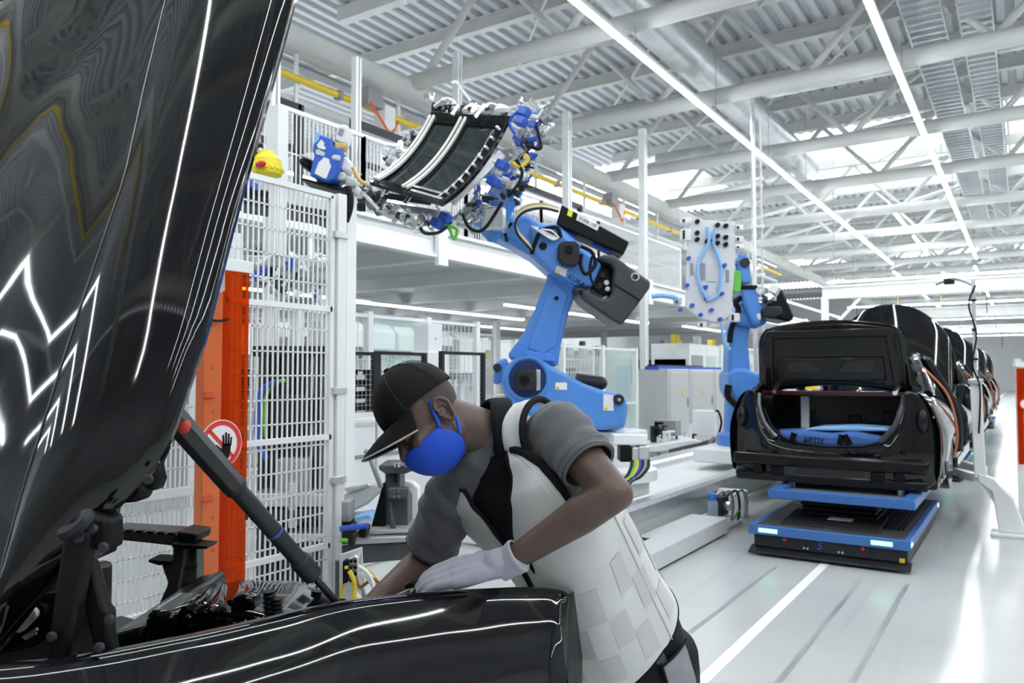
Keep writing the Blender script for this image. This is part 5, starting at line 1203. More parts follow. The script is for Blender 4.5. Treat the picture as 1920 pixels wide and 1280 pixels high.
# bowl of the headlamp, dark clear lens let into the nose of the wing
lens = []
def wing(f, b):
    ii = f*(NE-1); i0 = min(NE-2, int(ii)); g = ii-i0
    r0, r1 = rows[i0], rows[i0+1]
    for j in range(len(sec)-1):
        if sec[j][1] >= b >= sec[j+1][1] and j > 2:
            h = (sec[j][1]-b)/(sec[j][1]-sec[j+1][1]); return r0[j].lerp(r0[j+1], h).lerp(r1[j].lerp(r1[j+1], h), g), tang[i0][1]
    return r0[-1], tang[i0][1]
for i in range(17):
    u = -1 + 2*i/16; row = []
    for j in range(13):
        v = -1 + 2*j/12
        f = .87 + .095*u; b_ = -.24 + .17*v*math.sqrt(max(.02, 1-u*u*.96)) - .03*u*0
        p_, o_ = wing(f, b_); e_ = max(0, 1-u*u)*max(0, 1-v*v)
        row.append(p_ + o_*(.001 + .010*e_**.5))
    lens.append(row)
MB().grid(lens).build('headlamp_lens', mat('smoked_lens', (.012, .013, .015), .04, spec=.7), fc, sub=1)
# ---- bonnet
P0y, P0z, SL = .55, 1.25, .337
def hoodhit(px, py):
    q_ = ray(px, py); k = q_.y - SL*q_.z
    tt = (P0y + SL*(CAM_H - P0z))/k
    return CAM + q_*tt
sil = [hoodhit(*p) for p in ((30,1092),(75,1035),(130,968),(190,902),(235,838),(262,772),(287,700),(322,600),(376,400),(434,200),(491,0))]
cre = [hoodhit(*p) for p in ((5,1060),(20,1000),(45,910),(75,815),(130,640),(180,490),(235,330),(272,160),(311,0))]
def xat(poly, z):
    for a, b in zip(poly, poly[1:]):
        if z <= b.z or b is poly[-1]:
            f = (z-a.z)/(b.z-a.z); return a.x + (b.x-a.x)*f
hn = V((0, -1, SL)).normalized()
rows = []
NZ, NM = 46, 22
for j in range(NZ+1):
    z = 1.16 + 1.48*j/NZ
    xe, xc = xat(sil, z), xat(cre, z)
    if z > 2.3: xe -= .5*(z-2.3)**2; 
    y = P0y + SL*(z-P0z); row = []
    for i in range(9):                              # side strip, rolling away from the crease
        f = i/8; x = xe + (xc-xe)*f
        roll = -.055*(1-f)**2 - .012*math.sin(math.pi*f)*-1
        row.append(V((x, y, z)) + hn*roll)
    for i in range(1, NM+1):
        f = i/NM; x = xc + (-2.75-xc)*f
        h = .035*math.sin(math.pi*f*.9) + .030*noise.noise(V((x*2.1+4, z*2.4, 1.3)))*min(1, f*4) + .010*noise.noise(V((x*5+1, z*5, 4.3)))*min(1, f*4) + .006*math.sin(z*7+x*4)*min(1, f*5)
        row.append(V((x, y, z)) + hn*h)
    rows.append(row)
bon = MB().grid(rows).build('bonnet', M_PAINT, fc, solid=.022, angle=14)
bon.modifiers['solid'].offset = -1
# thin metallic line drawn in as the highlight along the bonnet crease
MB().path([V((xat(cre, 1.2+1.4*k/30), P0y + SL*(1.2+1.4*k/30-P0z), 1.2+1.4*k/30)) + hn*.001 for k in range(31)], .0022, n=6).build('crease_highlight', mat('painted_highlight', (.10, .10, .11), .25, .6), fc)
# inner frame of the bonnet, engine side
MB().prism([V((-1.42, P0y+.104, 1.35)), V((-2.5, P0y+.104, 1.35)), V((-2.5, P0y+.49, 2.5)), V((-1.6, P0y+.49, 2.5))], V((0, .03, -.01))).build('bonnet_inner_frame', M_PAINT_IN, fc, bevel=.02)
# ---- gas strut
s0, s1 = PD(272, 722, 1.27), PD(646, 1146, 1.66)
def sl(f): return s0.lerp(s1, f)
gs = MB().path([sl(0), sl(.40)], .021, n=14).build('gas_strut', M_DARK, fc, bevel=.003)
MB().path([sl(.10), sl(.38)], .0235, n=8).build('strut_sleeve', mat('strut_sleeve', (.02, .021, .024), .3), gs, bevel=.002)
MB().path([sl(.36), sl(.78)], .0165, n=16).build('strut_cylinder', M_DARK, gs)
MB().path([sl(.585), sl(.592)], .0172, n=16).build('blue_ring', M_BLUE2, gs)
MB().path([sl(.72), sl(.805)], .0205, n=16).build('end_collar', M_DARK, gs, bevel=.004)
MB().path([sl(.80), sl(.99)], .0075, n=12).build('piston_rod', mat('rod_dark', (.02, .02, .024), .2), gs)
MB().path([sl(.965), sl(1.06)], .019, n=12).build('ball_socket', M_BLACK, gs, bevel=.004)
c = PD(343, 801, 1.315); MB().ell(c, (.017, .012, .012), Matrix.Rotation(-.8, 3, CF)).build('red_clip', mat('red_clip', (.60, .05, .04), .4), gs)
# strut ball mount on the bonnet
MB().ell(PD(275, 765, 1.27), (.028, .03, .035)).build('strut_mount', M_BLACK, fc)
plate(MB(), [(243,812),(262,735),(285,735),(296,790),(285,805)], 1.27, .03).build('mount_bracket', M_BLACK, fc, bevel=.006)
plate(MB(), [(232,850),(246,800),(256,835),(246,870)], 1.26, .02).build('latch_tab', M_BLACK, fc, bevel=.003)
# ---- bonnet hinge in the foreground
def hp(pts, d, th, nm, m=M_BLACK, bev=.006): return plate(MB(), pts, d, th).build(nm, m, fc, bevel=bev)
hp([(86,1250),(92,1180),(100,1120),(112,1040),(118,1000),(165,1000),(160,1050),(146,1120),(136,1180),(125,1250)], 1.16, .03, 'hinge_link')
hp([(150,1030),(172,1060),(192,1135),(204,1150),(203,1185),(212,1240),(180,1245),(168,1190),(150,1110)], 1.20, .028, 'hinge_link')
hp([(112,990),(128,965),(150,955),(168,960),(205,968),(207,1035),(190,1036),(165,1030),(145,1048),(118,1045)], 1.18, .05, 'hinge_bracket', bev=.012)
hp([(150,960),(168,935),(196,915),(210,890),(235,895),(262,908),(270,925),(258,942),(225,945),(206,948),(200,980),(165,985)], 1.22, .045, 'hinge_bracket', bev=.012)
hp([(248,905),(280,832),(308,836),(292,872),(298,900),(290,922),(272,915)], 1.24, .035, 'release_lever', bev=.006)
hp([(212,888),(225,882),(238,900),(228,915)], 1.2, .02, 'bolt_head', M_GREY, .003)
for x, y in ((150,1008),(196,1025),(188,1212),(100,1192),(208,1160),(280,898),(176,990),(124,1004)): MB().lathe([(.001, 0), (.007, 0), (.008, .004), (.006, .008), (.001, .009)], PD(x, y, 1.155), -CF, n=12).build('hinge_bolt', M_DARK, fc)
MB().path([PD(118, 1000, 1.15), PD(140, 992, 1.14), PD(160, 975, 1.14), PD(165, 962, 1.15)], .010, n=8, smooth=5).build('hinge_spring', M_DARK, fc)
# ---- engine bay
hp([(-120,1075),(60,1040),(118,1038),(118,1080),(60,1090),(-120,1140)], 1.75, .25, 'cowl_panel', M_PAINT_IN, .012)
hp([(-120,1160),(40,1122),(112,1108),(118,1180),(60,1215),(-120,1260)], 1.55, .04, 'scuttle_panel', M_PAINT_IN, .01)
for k, (ox, oy) in enumerate(((45, 1163),)):
    m = MB(); q0, q1 = PD(35, 1174, 1.53), PD(56, 1152, 1.53)
    m.tube(q0, q0 + CF*.012, .012, n=16); m.tube(q1, q1 + CF*.012, .012, n=16)
    dv = (q1-q0).normalized().cross(CF).normalized()*.012
    m.prism([q0+dv, q1+dv, q1-dv, q0-dv], CF*.012); m.build('painted_oval_hole', M_LIGHTGREY, fc)  # pale oval painted as the bright view through a hole
MB().path([PD(45, 1195, 1.5), PD(70, 1178, 1.5), PD(66, 1186, 1.5), PD(48, 1198, 1.5)], .004, n=6).build('wire_clip', M_CHROME, fc)
MB().bb((-2.7, .3, .70), (-1.08, 1.55, .74)).build('bay_floor', M_PAINT_IN, fc)
MB().bb((-2.72, .2, .70), (-2.66, 1.5, .95)).build('far_inner_wing', M_PAINT_IN, fc, bevel=.02)
MB().bb((-2.7, .25, .70), (-1.1, .32, 1.12)).build('bulkhead', M_PAINT_IN, fc)
hp([(200,1190),(270,1172),(275,1245),(200,1260)], 1.75, .5, 'chassis_leg', M_PAINT_IN, .015)
MB().path([PD(205, 1192, 1.74), PD(268, 1175, 1.74)], .004, n=6).build('leg_flange', M_CHROME, fc)
# suspension tower: ribbed casting
hp([(270,1153),(282,1146),(330,1148),(322,1215),(300,1225),(268,1222)], 1.72, .16, 'tower_box', M_PAINT, .014)
TT = [[(285,1148),(345,1140),(372,1112),(380,1103)], [(330,1146),(365,1136),(392,1112),(410,1098)], [(365,1148),(400,1130),(420,1108),(440,1092)], [(400,1150),(430,1128),(448,1105),(462,1086)], [(440,1150),(460,1125),(478,1104),(490,1092)], [(470,1152),(500,1124),(520,1104),(540,1090)], [(520,1165),(540,1128),(550,1108),(560,1090)], [(560,1170),(580,1140),(590,1120),(598,1108)], [(620,1165),(630,1145),(632,1135),(636,1128)]]
rows = []
for i, col in enumerate(TT):
    rows.append([PD(x, y, 1.72 + .16*j + (.03 if i % 2 else 0)) for j, (x, y) in enumerate(col)])
MB().grid(rows).build('suspension_tower', M_PAINT, fc, sub=2, solid=.02)
for a, b in (((345,1142),(392,1108)), ((360,1150),(412,1098)), ((395,1150),(420,1100)), ((432,1130),(455,1092))): MB().path([PD(*a, 1.70), PD((a[0]+b[0])/2+6, (a[1]+b[1])/2+4, 1.76), PD(*b, 1.9)], .008, n=8, smooth=4).build('casting_rib', M_PAINT, fc)
hp([(432,1122),(455,1112),(472,1118),(478,1145),(430,1150)], 1.70, .06, 'tower_lug', M_PAINT, .008)
hp([(345,1160),(420,1150),(470,1160),(460,1190),(380,1205),(330,1215)], 1.74, .1, 'tower_side', M_PAINT, .02)
MB().path([PD(420, 1150, 1.70), PD(465, 1155, 1.69), PD(520, 1178, 1.66)], .006, n=6).build('tower_flange', M_PAINT, fc)
for x0, y0, y1 in ((507, 1108, 1172), (520, 1122, 1178)):
    n_ = 7; m = MB(); a, b = PD(x0, y1, 1.62), PD(x0-3, y0, 1.62)
    m.lathe([(.011 if k % 2 else .015, (b-a).length*k/14) for k in range(15)], a, (b-a), n=12); m.build('ribbed_grommet', M_BLACK, fc)
hp([(568,1140),(590,1120),(605,1122),(640,1135),(660,1160),(600,1165)], 1.65, .05, 'strut_console', M_BLACK, .01)
hp([(548,1158),(575,1148),(600,1158),(580,1168),(552,1168)], 1.62, .03, 'cable_eyelet', M_BLACK, .006)
MB().tube(PD(592, 1118, 1.66), PD(594, 1107, 1.66), .011, n=8).build('mount_nut', M_BLACK, fc)
MB().path([PD(540, 1178, 1.62), PD(570, 1160, 1.62), PD(590, 1152, 1.63)], .006, n=6, smooth=4).build('brake_line', M_ALU, fc)
# front crossmember with its upright
M_EC = mat('electrocoat_grey', (.035, .034, .033), .35)
hp([(200,992),(330,1000),(352,1012),(330,1024),(200,1010)], 2.45, .12, 'upper_crossmember', M_EC, .006)
for k in range(6): hp([(215+k*20,991+k*1.4),(228+k*20,992+k*1.4),(226+k*20,996+k*1.4),(213+k*20,995+k*1.4)], 2.448, .02, 'stamping', M_BLACK, .001)
hp([(330,996),(370,1001),(366,1018),(330,1022)], 2.42, .12, 'crossmember_end', M_BLACK, .006)
hp([(322,1018),(390,1024),(388,1029),(345,1030),(322,1026)], 2.40, .08, 'mount_tab', M_BLACK, .002)
hp([(278,1049),(322,1052),(320,1056),(298,1060),(278,1054)], 2.40, .08, 'mount_tab', M_BLACK, .002)
hp([(324,1020),(346,1022),(344,1052),(336,1095),(333,1125),(312,1130),(290,1148),(312,1100),(314,1092),(302,1058),(322,1056)], 2.43, .10, 'upright', M_EC, .005)
hp([(348,1022),(369,1026),(369,1118),(336,1130),(338,1095)], 2.47, .06, 'upright_web', mat('electrocoat_light', (.06, .06, .058), .4), .004)
for y in (1060, 1090, 1115): hp([(340,y),(369,y-3),(369,y+3),(340,y+6)], 2.455, .02, 'web_rib', M_EC, .002)
# carrier legs that hold the near car up
for x, y in ((-2.4, .5), (-1.35, .5), (-2.4, 1.35), (-1.35, 1.2)): MB().bb((x-.06, y-.06, 0), (x+.06, y+.06, .70)).build('support_leg', M_BLACK, fc)
# ================================================================ worker
def fuse(mb, name, m, parent=None, voxel=.006, smooth=6, fac=.5, disp=None):
    me = bpy.data.meshes.new(name); me.from_pydata([tuple(p) for p in mb.v], [], mb.f)
    bm = bmesh.new(); bm.from_mesh(me); bmesh.ops.recalc_face_normals(bm, faces=bm.faces); bm.to_mesh(me); bm.free()
    o = bpy.data.objects.new(name, me); COL.objects.link(o)
    q_ = o.modifiers.new('r', 'REMESH'); q_.mode = 'VOXEL'; q_.voxel_size = voxel
    q_ = o.modifiers.new('s', 'SMOOTH'); q_.factor = fac; q_.iterations = smooth
    dg = bpy.context.evaluated_depsgraph_get(); me2 = bpy.data.meshes.new_from_object(o.evaluated_get(dg))
    bpy.data.objects.remove(o)
    if disp:
        vs = [(v.co.copy(), v.normal.copy()) for v in me2.vertices]
        for v, (c_, n_) in zip(me2.vertices, vs): v.co = c_ + n_*disp(c_)
    org = parent_origin(parent)
    for v in me2.vertices: v.co = v.co - org
    me2.name = name; me2.materials.clear(); me2.materials.append(m)
    for p_ in me2.polygons: p_.use_smooth = True
    o = bpy.data.objects.new(name, me2); COL.objects.link(o)
    if parent is not None: o.parent = parent
    return o
def cap(mb, a, b, ra, rb, n=18):
    a, b = V(a), V(b); mb.ell(a, (ra,)*3, nu=n, nv=12); mb.ell(b, (rb,)*3, nu=n, nv=12); mb.tube(a, b, ra, rb, n=n); return mb
M_SKIN = mat('skin', (.105, .066, .054), .40, var=.14, vscale=14, bump=.12, bscale=180, sub=.05)
M_SHIRT = mat('grey_polo', (.105, .108, .118), .85, var=.08, vscale=30, bump=.2, bscale=400, sheen=.2)
M_BLKCLOTH = mat('black_cloth', (.007, .007, .009), .8, var=.2, vscale=20, bump=.2, bscale=300, spec=.25)
M_VEST = mat('silver_vest', (.64, .65, .64), .5, var=.05, vscale=5, bump=.15, bscale=14)
M_VEST2 = mat('silver_vest_band', (.54, .54, .56), .45, var=.05, vscale=5)
M_TROUSER = mat('black_trousers', (.008, .009, .012), .75, spec=.3, var=.25, vscale=12, bump=.3, bscale=30)
M_GLOVE = mat('knit_glove', (.42, .41, .49), .8, var=.06, vscale=30, bump=.35, bscale=450, sheen=.2)
M_CAP = mat('black_cap', (.006, .006, .007), .75, var=.25, vscale=12, bump=.25, bscale=500, spec=.25)
M_MASK = mat('blue_mask', (.012, .085, .62), .6, var=.05, vscale=30, bump=.12, bscale=300)
# joints: where the photo shows them, distances from the wing he leans over
SHL, SHR = PD(1046, 806, 1.97), PD(848, 925, 2.14)
ELL, WRL = PD(1150, 925, 1.82), PD(955, 1052, 1.88)
ELR, WRR = PD(800, 1052, 2.22), PD(722, 1108, 2.08)
NECK = PD(918, 815, 2.06)
lat = (SHL - SHR).normalized()
secs_ = [(PD(1225, 1330, 2.30), .175, .125), (PD(1190, 1250, 2.28), .185, .150), (PD(1155, 1178, 2.25), .182, .155), (PD(1112, 1105, 2.21), .176, .146), (PD(1060, 1015, 2.16), .180, .138), (PD(1010, 940, 2.12), .186, .132), (PD(974, 885, 2.09), .178, .112), (PD(950, 850, 2.075), .150, .080), (PD(936, 832, 2.07), .10, .055)]
NS = len(secs_) - 1
TW0, TW1 = 15, 40
def tor(s, th, inf=0.0):
    s = max(0, min(NS - 1e-6, s)); i = int(s); f = s - i
    f2 = f*f*(3-2*f)
    c = secs_[i][0].lerp(secs_[i+1][0], f); a = secs_[i][1]*(1-f2) + secs_[i+1][1]*f2; b = secs_[i][2]*(1-f2) + secs_[i+1][2]*f2
    ax = (secs_[min(i+1, NS)][0] - secs_[max(i, 0)][0]).normalized()
    l = (lat - ax*lat.dot(ax)).normalized(); l = Matrix.Rotation(math.radians(-TW0 - TW1*max(0, (6.5-s)/6.5)), 3, ax) @ l; fr = l.cross(ax).normalized()
    ct, st = math.cos(th), math.sin(th)
    k = 1/((abs(ct)**2.5 + abs(st)**2.5)**(1/2.5))
    return c + l*(ct*k*(a+inf)) + fr*(st*k*(b+inf))
root = thing('person', 'worker in black cap, blue mask, grey polo and pale vest leaning over the car wing', 'person', (PD(1215, 1250, 2.3).x, PD(1215, 1250, 2.3).y, 0))
# ---- head frame
hf = (CR*-.66 + UP*-.63 - CF*.40).normalized()
hu = (CR*-.66 + UP*.75 + CF*.0); hu = (hu - hf*hu.dot(hf)).normalized()
hl = hu.cross(hf).normalized()
if hl.dot(CF) > 0: hl = -hl
HC = PD(800, 786, 2.01)
def hp3(x, y, z): return HC + hl*x + hf*y + hu*z
HR = Matrix((hl, hf, hu)).transposed()
bd = MB()
def hell(x, y, z, rx, ry, rz): bd.ell(hp3(x, y, z), (rx, ry, rz), HR, nu=20, nv=14)
hell(0, -.012, .035, .076, .098, .092)          # skull
hell(0, .03, -.035, .062, .066, .085)           # face block
hell(0, .05, -.085, .040, .045, .036)           # jaw, chin
for s_ in (-1, 1):
    hell(s_*.045, .0, -.055, .026, .05, .05)      # jaw sides
    hell(s_*.040, .066, -.028, .026, .024, .022)  # cheeks
    hell(s_*.032, .078, .022, .028, .014, .011)   # brow
cap(bd, hp3(0, .092, .004), hp3(0, .112, -.034), .009, .013)   # nose
hell(0, .094, -.066, .024, .014, .012)          # lips (under the mask)
# neck, arms
cap(bd, NECK, hp3(0, -.045, -.04), .064, .058); cap(bd, NECK, hp3(0, -.01, -.06), .056, .050)
cap(bd, secs_[6][0], NECK, .09, .066)
cap(bd, SHL, SHR, .06, .06)
for S_, E__, W_ in ((SHL, ELL, WRL), (SHR, ELR, WRR)):
    cap(bd, S_, S_.lerp(E__, .45), .056, .053); cap(bd, S_.lerp(E__, .45), E__, .053, .043)
    cap(bd, E__, E__.lerp(W_, .3), .045, .047); cap(bd, E__.lerp(W_, .3), W_, .047, .029)
bd.ell(ELL + CR*.012 + UP*-.004, (.036, .036, .036))
# torso and legs inside the clothes
rows = [[tor(NS*j/16, 2*math.pi*k/20, -.03) for k in range(20)] for j in range(15)]
bd.grid(rows, closed=True); n0 = len(bd.v); bd.f += [tuple(range(n0-20, n0)), tuple(range(n0-300, n0-280))[::-1]]
PEL = secs_[1][0]; hipL, hipR = PEL + lat*.085 + V((0, 0, -.03)), PEL - lat*.085 + V((0, 0, -.03))
legs = []
for hp_, sd in ((hipL, 1), (hipR, -1)):
    kn = V((hp_.x, hp_.y, .42)) + CR*(.02) - CF*.02 + lat*.03*sd; an = V((hp_.x, hp_.y, .09)) + CR*.06 + lat*.05*sd
    legs.append((hp_, kn, an)); cap(bd, hp_, kn, .075, .05); cap(bd, kn, an, .05, .035); cap(bd, an + V((0, 0, -.045)), an + V((0, 0, -.045)) - CR*.16 - CF*.04, .035, .03)
cap(bd, PEL, secs_[2][0], .10, .10)
# bare right hand, fingers curled over the edge of the bay
hd = (PD(694, 1142, 2.04) - WRR).normalized(); side = hd.cross(UP).normalized(); hn_ = side.cross(hd).normalized()
cap(bd, WRR, WRR + hd*.05, .030, .032); bd.box(WRR + hd*.065, (.078, .075, .030), Matrix((side, hd, hn_)).transposed())
for k, ln in enumerate((.85, 1.0, .95, .75)):
    b0 = WRR + hd*.10 + side*(.03-.02*k); b1 = b0 + (hd*.8 - hn_*.6).normalized()*.042*ln; b2 = b1 + (hd*.2 - hn_).normalized()*.030*ln; b3 = b2 + (-hd*.4 - hn_).normalized()*.02*ln
    cap(bd, b0 - hd*.02, b1, .0105, .0098, 10); cap(bd, b1, b2, .0098, .0088, 10); cap(bd, b2, b3, .0088, .008, 10)
t0_ = WRR + hd*.035 + side*.036; cap(bd, t0_, t0_ + (side*.7 + hd).normalized()*.045, .013, .011, 10); cap(bd, t0_ + (side*.7 + hd).normalized()*.045, t0_ + (side*.5 + hd*1.2 - hn_*.4).normalized()*.075, .011, .009, 10)
body = fuse(bd, 'body', M_SKIN, root, voxel=.0055, smooth=7)
# ear (both), eyes
for s_ in (1, -1):
    ear = MB(); c0 = hp3(s_*.080, -.024, -.012)
    rows = []
    for j in range(14):
        a = math.pi*2*j/13; rr_ = 1
        ey, ez = .019*math.cos(a)*(1 if math.sin(a) > 0 else .72), .033*math.sin(a)
        ctr = c0 + hf*(ey*1) + hu*(ez) + hl*s_*(.012 - .25*ey)
        rows.append(ctr)
    ear.path(rows, .0058, n=8)
    ear.ell(c0 + hl*s_*.004, (.006, .014, .026), HR); ear.ell(c0 + hl*s_*.006 - hu*.028 + hf*.003, (.006, .008, .010), HR); ear.path([c0 + hl*s_*.010 + hf*.008 + hu*.016, c0 + hl*s_*.012 - hf*.006 + hu*.012, c0 + hl*s_*.012 - hf*.008 - hu*.008, c0 + hl*s_*.008 + hf*.002 - hu*.016], .004, n=6, smooth=4)
    fuse(ear, 'ear', M_SKIN, root, voxel=.0022, smooth=3)
    MB().ell(hp3(s_*.032, .080, .002), (.014, .012, .012), HR).build('eye', mat('eye_white', (.10, .08, .075), .3), root)
    MB().ell(hp3(s_*.032, .0895, -.001), (.0062, .004, .0062), HR).build('iris', M_BLACK, root)
    m = MB(); m.grid([[hp3(s_*.032 + .019*math.cos(math.pi*i/8), .0805 + .0145*math.cos(vv)*math.sin(math.pi*i/8)**.5, .002 + .0145*math.sin(vv)) for i in range(9)] for vv in (1.4, 1.0, .6, .2, -.1)])
    m.build('eyelid', M_SKIN, root, sub=1, solid=.002)
    MB().path([hp3(s_*.014, .093, .024), hp3(s_*.030, .094, .029), hp3(s_*.048, .084, .027), hp3(s_*.058, .074, .020)], .0035, n=6, smooth=4).build('eyebrow', M_BLKCLOTH, root)
# short cropped hair below the cap
hr_ = MB(); rows = []
for j in range(9):
    z = .055 - .075*j/8; k_ = math.sqrt(1-((z-.035)/.094)**2)
    rows.append([hp3(.0785*k_*math.cos(a), -.012 + .1005*k_*math.sin(a), z) for a in [math.pi + math.pi*(-.02 + 1.04*i/20) for i in range(21)]])
hr_.grid(rows).build('cropped_hair', mat('cropped_hair', (.05, .038, .034), .7, var=.3, vscale=150), root, sub=1)
# ---- cap
cp = MB(); rows = []
CO = (0, -.010, .062)
for j in range(13):
    t_ = (math.pi/2)*j/12
    row = []
    for k in range(36):
        a = 2*math.pi*k/36; ca, sa = math.cos(a), math.sin(a)
        rx, ry, rz = .089, .112, .100
        drop = -.012 + (-.012 if sa < 0 else .0)*abs(sa)
        seam = 1 - .006*abs(math.cos(a*3))**20
        x, y, z = rx*ca*math.cos(t_)**.82*seam, ry*sa*math.cos(t_)**.82*seam, rz*math.sin(t_) + drop*math.cos(t_)
        row.append(hp3(CO[0]+x, CO[1]+y, CO[2]+z))
    rows.append(row)
cap_o = cp.grid(rows, closed=True).build('cap', M_CAP, root, sub=1, solid=.003)
MB().lathe([(.001, 0), (.009, 0), (.008, .005), (.001, .007)], hp3(CO[0], CO[1], CO[2]+.101), hu, n=14).build('top_button', M_CAP, cap_o)
for a in (math.pi/6, math.pi/2, 5*math.pi/6, 7*math.pi/6, 3*math.pi/2, 11*math.pi/6):
    MB().path([hp3(CO[0]+.0905*math.cos(a)*math.cos(t_)**.82, CO[1]+.1135*math.sin(a)*math.cos(t_)**.82, CO[2]+.1015*math.sin(t_)-.012*math.cos(t_)) for t_ in [1.5*i/14 for i in range(15)]], .0013, n=5).build('seam', mat('cap_seam', (.03, .03, .032), .8), cap_o)
    b_ = a + .5; t_ = .95
    MB().lathe([(.0012, 0), (.003, 0), (.003, .0015), (.0012, .0015), (.0012, 0)], hp3(CO[0]+.0905*math.cos(b_)*math.cos(t_)**.82, CO[1]+.1135*math.sin(b_)*math.cos(t_)**.82, CO[2]+.1015*math.sin(t_)-.012*math.cos(t_)), hp3(CO[0]+.09*math.cos(b_), CO[1]+.11*math.sin(b_), CO[2]+.1)-HC, n=10).build('eyelet', MATS['cap_seam'], cap_o)
def brim(u, r):      # u -1..1, r 0..1
    a = math.pi/2 - u*math.radians(66)
    x0, y0 = .089*math.cos(a), .111*math.sin(a)
    ext = .092*math.cos(u*math.pi/2*.93)**.6
    x = x0*(1+.04*r); y = y0 + ext*r
    z = -.014 - .050*(abs(u)**1.7)*r**.8 - .004*r - .010*r*r*(1-u*u)
    return hp3(CO[0]+x, CO[1]+y, CO[2]+z)
bo = MB().grid([[brim(-1+2*i/20, j/6) for i in range(21)] for j in range(7)]).build('brim', M_CAP, cap_o, sub=1, solid=.004)
MB().path([brim(-1+2*i/30, 1.0) for i in range(31)], .0026, n=8).build('brim_piping', mat('brim_piping', (.45, .42, .38), .6), cap_o)
for r_ in (.3, .5, .7, .88): MB().path([brim(-.9+1.8*i/24, r_) + hu*.0026 for i in range(25)], .0006, n=4).build('brim_stitch', MATS['cap_seam'], cap_o)
# ---- mask
mk = MB(); rows = []
prof = [(.0, .112, -.016), (0, .124, -.036), (0, .120, -.062), (0, .104, -.092), (0, .076, -.118), (0, .040, -.128)]
sides = [(.076, .016, -.026), (.079, .004, -.044), (.079, -.008, -.062), (.076, -.016, -.080), (.066, -.012, -.102), (.046, -.002, -.120)]
for (cx_, cy_, cz_), (sx, sy, sz) in zip(prof, sides):
    cz_ -= .012; sz -= .008
    row = []
    for i in range(21):
        u = -1 + 2*i/20; a = u*math.pi/2
        k = max(0, .62*math.cos(a) + .38*(1-abs(u)**1.15))
        row.append(hp3(sx*math.sin(a), sy + (cy_-sy)*k, sz + (cz_-sz)*k))
    rows.append(row)
mask = mk.grid(rows).build('face_mask', M_MASK, root, sub=2, solid=.003)
for s_ in (1, -1):
    MB().path([hp3(s_*.077, .012, -.036), hp3(s_*.080, .004, -.018), hp3(s_*.081, -.002, .004), hp3(s_*.081, -.012, .020), hp3(s_*.079, -.026, .026)], .0040, n=8, smooth=5, taper=lambda f: 1.5-.7*f).build('ear_loop', M_MASK, mask)
    MB().path([hp3(s_*.077, -.015, -.084), hp3(s_*.080, -.026, -.066), hp3(s_*.081, -.034, -.050), hp3(s_*.079, -.042, -.032)], .0038, n=8, smooth=5, taper=lambda f: 1.5-.7*f).build('ear_loop', M_MASK, mask)
# ---- shirt
def crease(freq, amp, ax=None):
    def f(c_):
        q_ = c_*freq
        return amp*(noise.noise(V((q_.x, q_.y, q_.z*1.7))) + .5*noise.noise(V((q_.x*2.1+3, q_.y*2.1, q_.z*2.6))))
    return f
def fold(center, axis, amp, n):
    axis = axis.normalized()
    def f(c_):
        t_ = (c_-center).dot(axis); return amp*math.sin(t_*n + 3*noise.noise(c_*9))*(.6+.4*noise.noise(c_*14)) + .002*noise.noise(c_*22)
    return f
sh = MB()
rows = [[tor(NS*j/18, 2*math.pi*k/24, .004) for k in range(24)] for j in range(19)]
sh.grid(rows, closed=True); n0 = len(sh.v); sh.f += [tuple(range(n0-24, n0)), tuple(range(n0-24*19, n0-24*18))[::-1]]
cap(sh, secs_[6][0].lerp(SHL, .5), SHL, .070, .074); cap(sh, secs_[6][0].lerp(SHR, .3), SHR, .074, .072); cap(sh, secs_[6][0], NECK - (hp3(0, -.045, -.04) - NECK).normalized()*.03, .10, .080); cap(sh, NECK.lerp(SHR, .2) - UP*.03, SHR, .074, .070)
shirt = fuse(sh, 'polo_shirt', M_SHIRT, root, voxel=.007, smooth=8, disp=crease(14, .004))
def sleeve(S_, E__, f1, r0, r1, nm):
    ax = (E__ - S_).normalized(); x, y, z = frame(ax); L_ = (E__-S_).length*f1
    rows = []
    for j in range(22):
        f = j/21; c_ = S_ - ax*.045 + ax*(L_+.045)*f
        r = r0*(1-f) + r1*f
        if f < .18: r *= math.sqrt(max(.02, 1-((.18-f)/.18)**2))
        row = []
        for k in range(32):
            a = 2*math.pi*k/32; w = .0055*math.sin(f*15 + 2.2*math.sin(a) + 3*noise.noise(V((math.cos(a), math.sin(a), f*3))))*min(1, 3*f)*(1-.5*f) + .003*noise.noise(V((3*math.cos(a), 3*math.sin(a), f*6)))
            row.append(c_ + (x*math.cos(a) + y*math.sin(a))*(r+w))
        rows.append(row)
    for rr2 in (.985, .9): rows.append([rows[21][k].lerp(S_ + ax*L_, 1-rr2) - ax*.004 for k in range(32)])
    o = MB().grid(rows, closed=True).build(nm, M_SHIRT, shirt, sub=1)
    MB().path([p for p in rows[20]] + [rows[20][0]], .0022, n=6).build('sleeve_hem', mat('polo_hem', (.075, .078, .086), .85), shirt)
    MB().path([p for p in rows[18]] + [rows[18][0]], .0008, n=5).build('hem_stitch', MATS['polo_hem'], shirt)
sleeve(SHL, ELL, .60, .082, .073, 'sleeve'); sleeve(SHR, ELR, .80, .080, .074, 'sleeve')
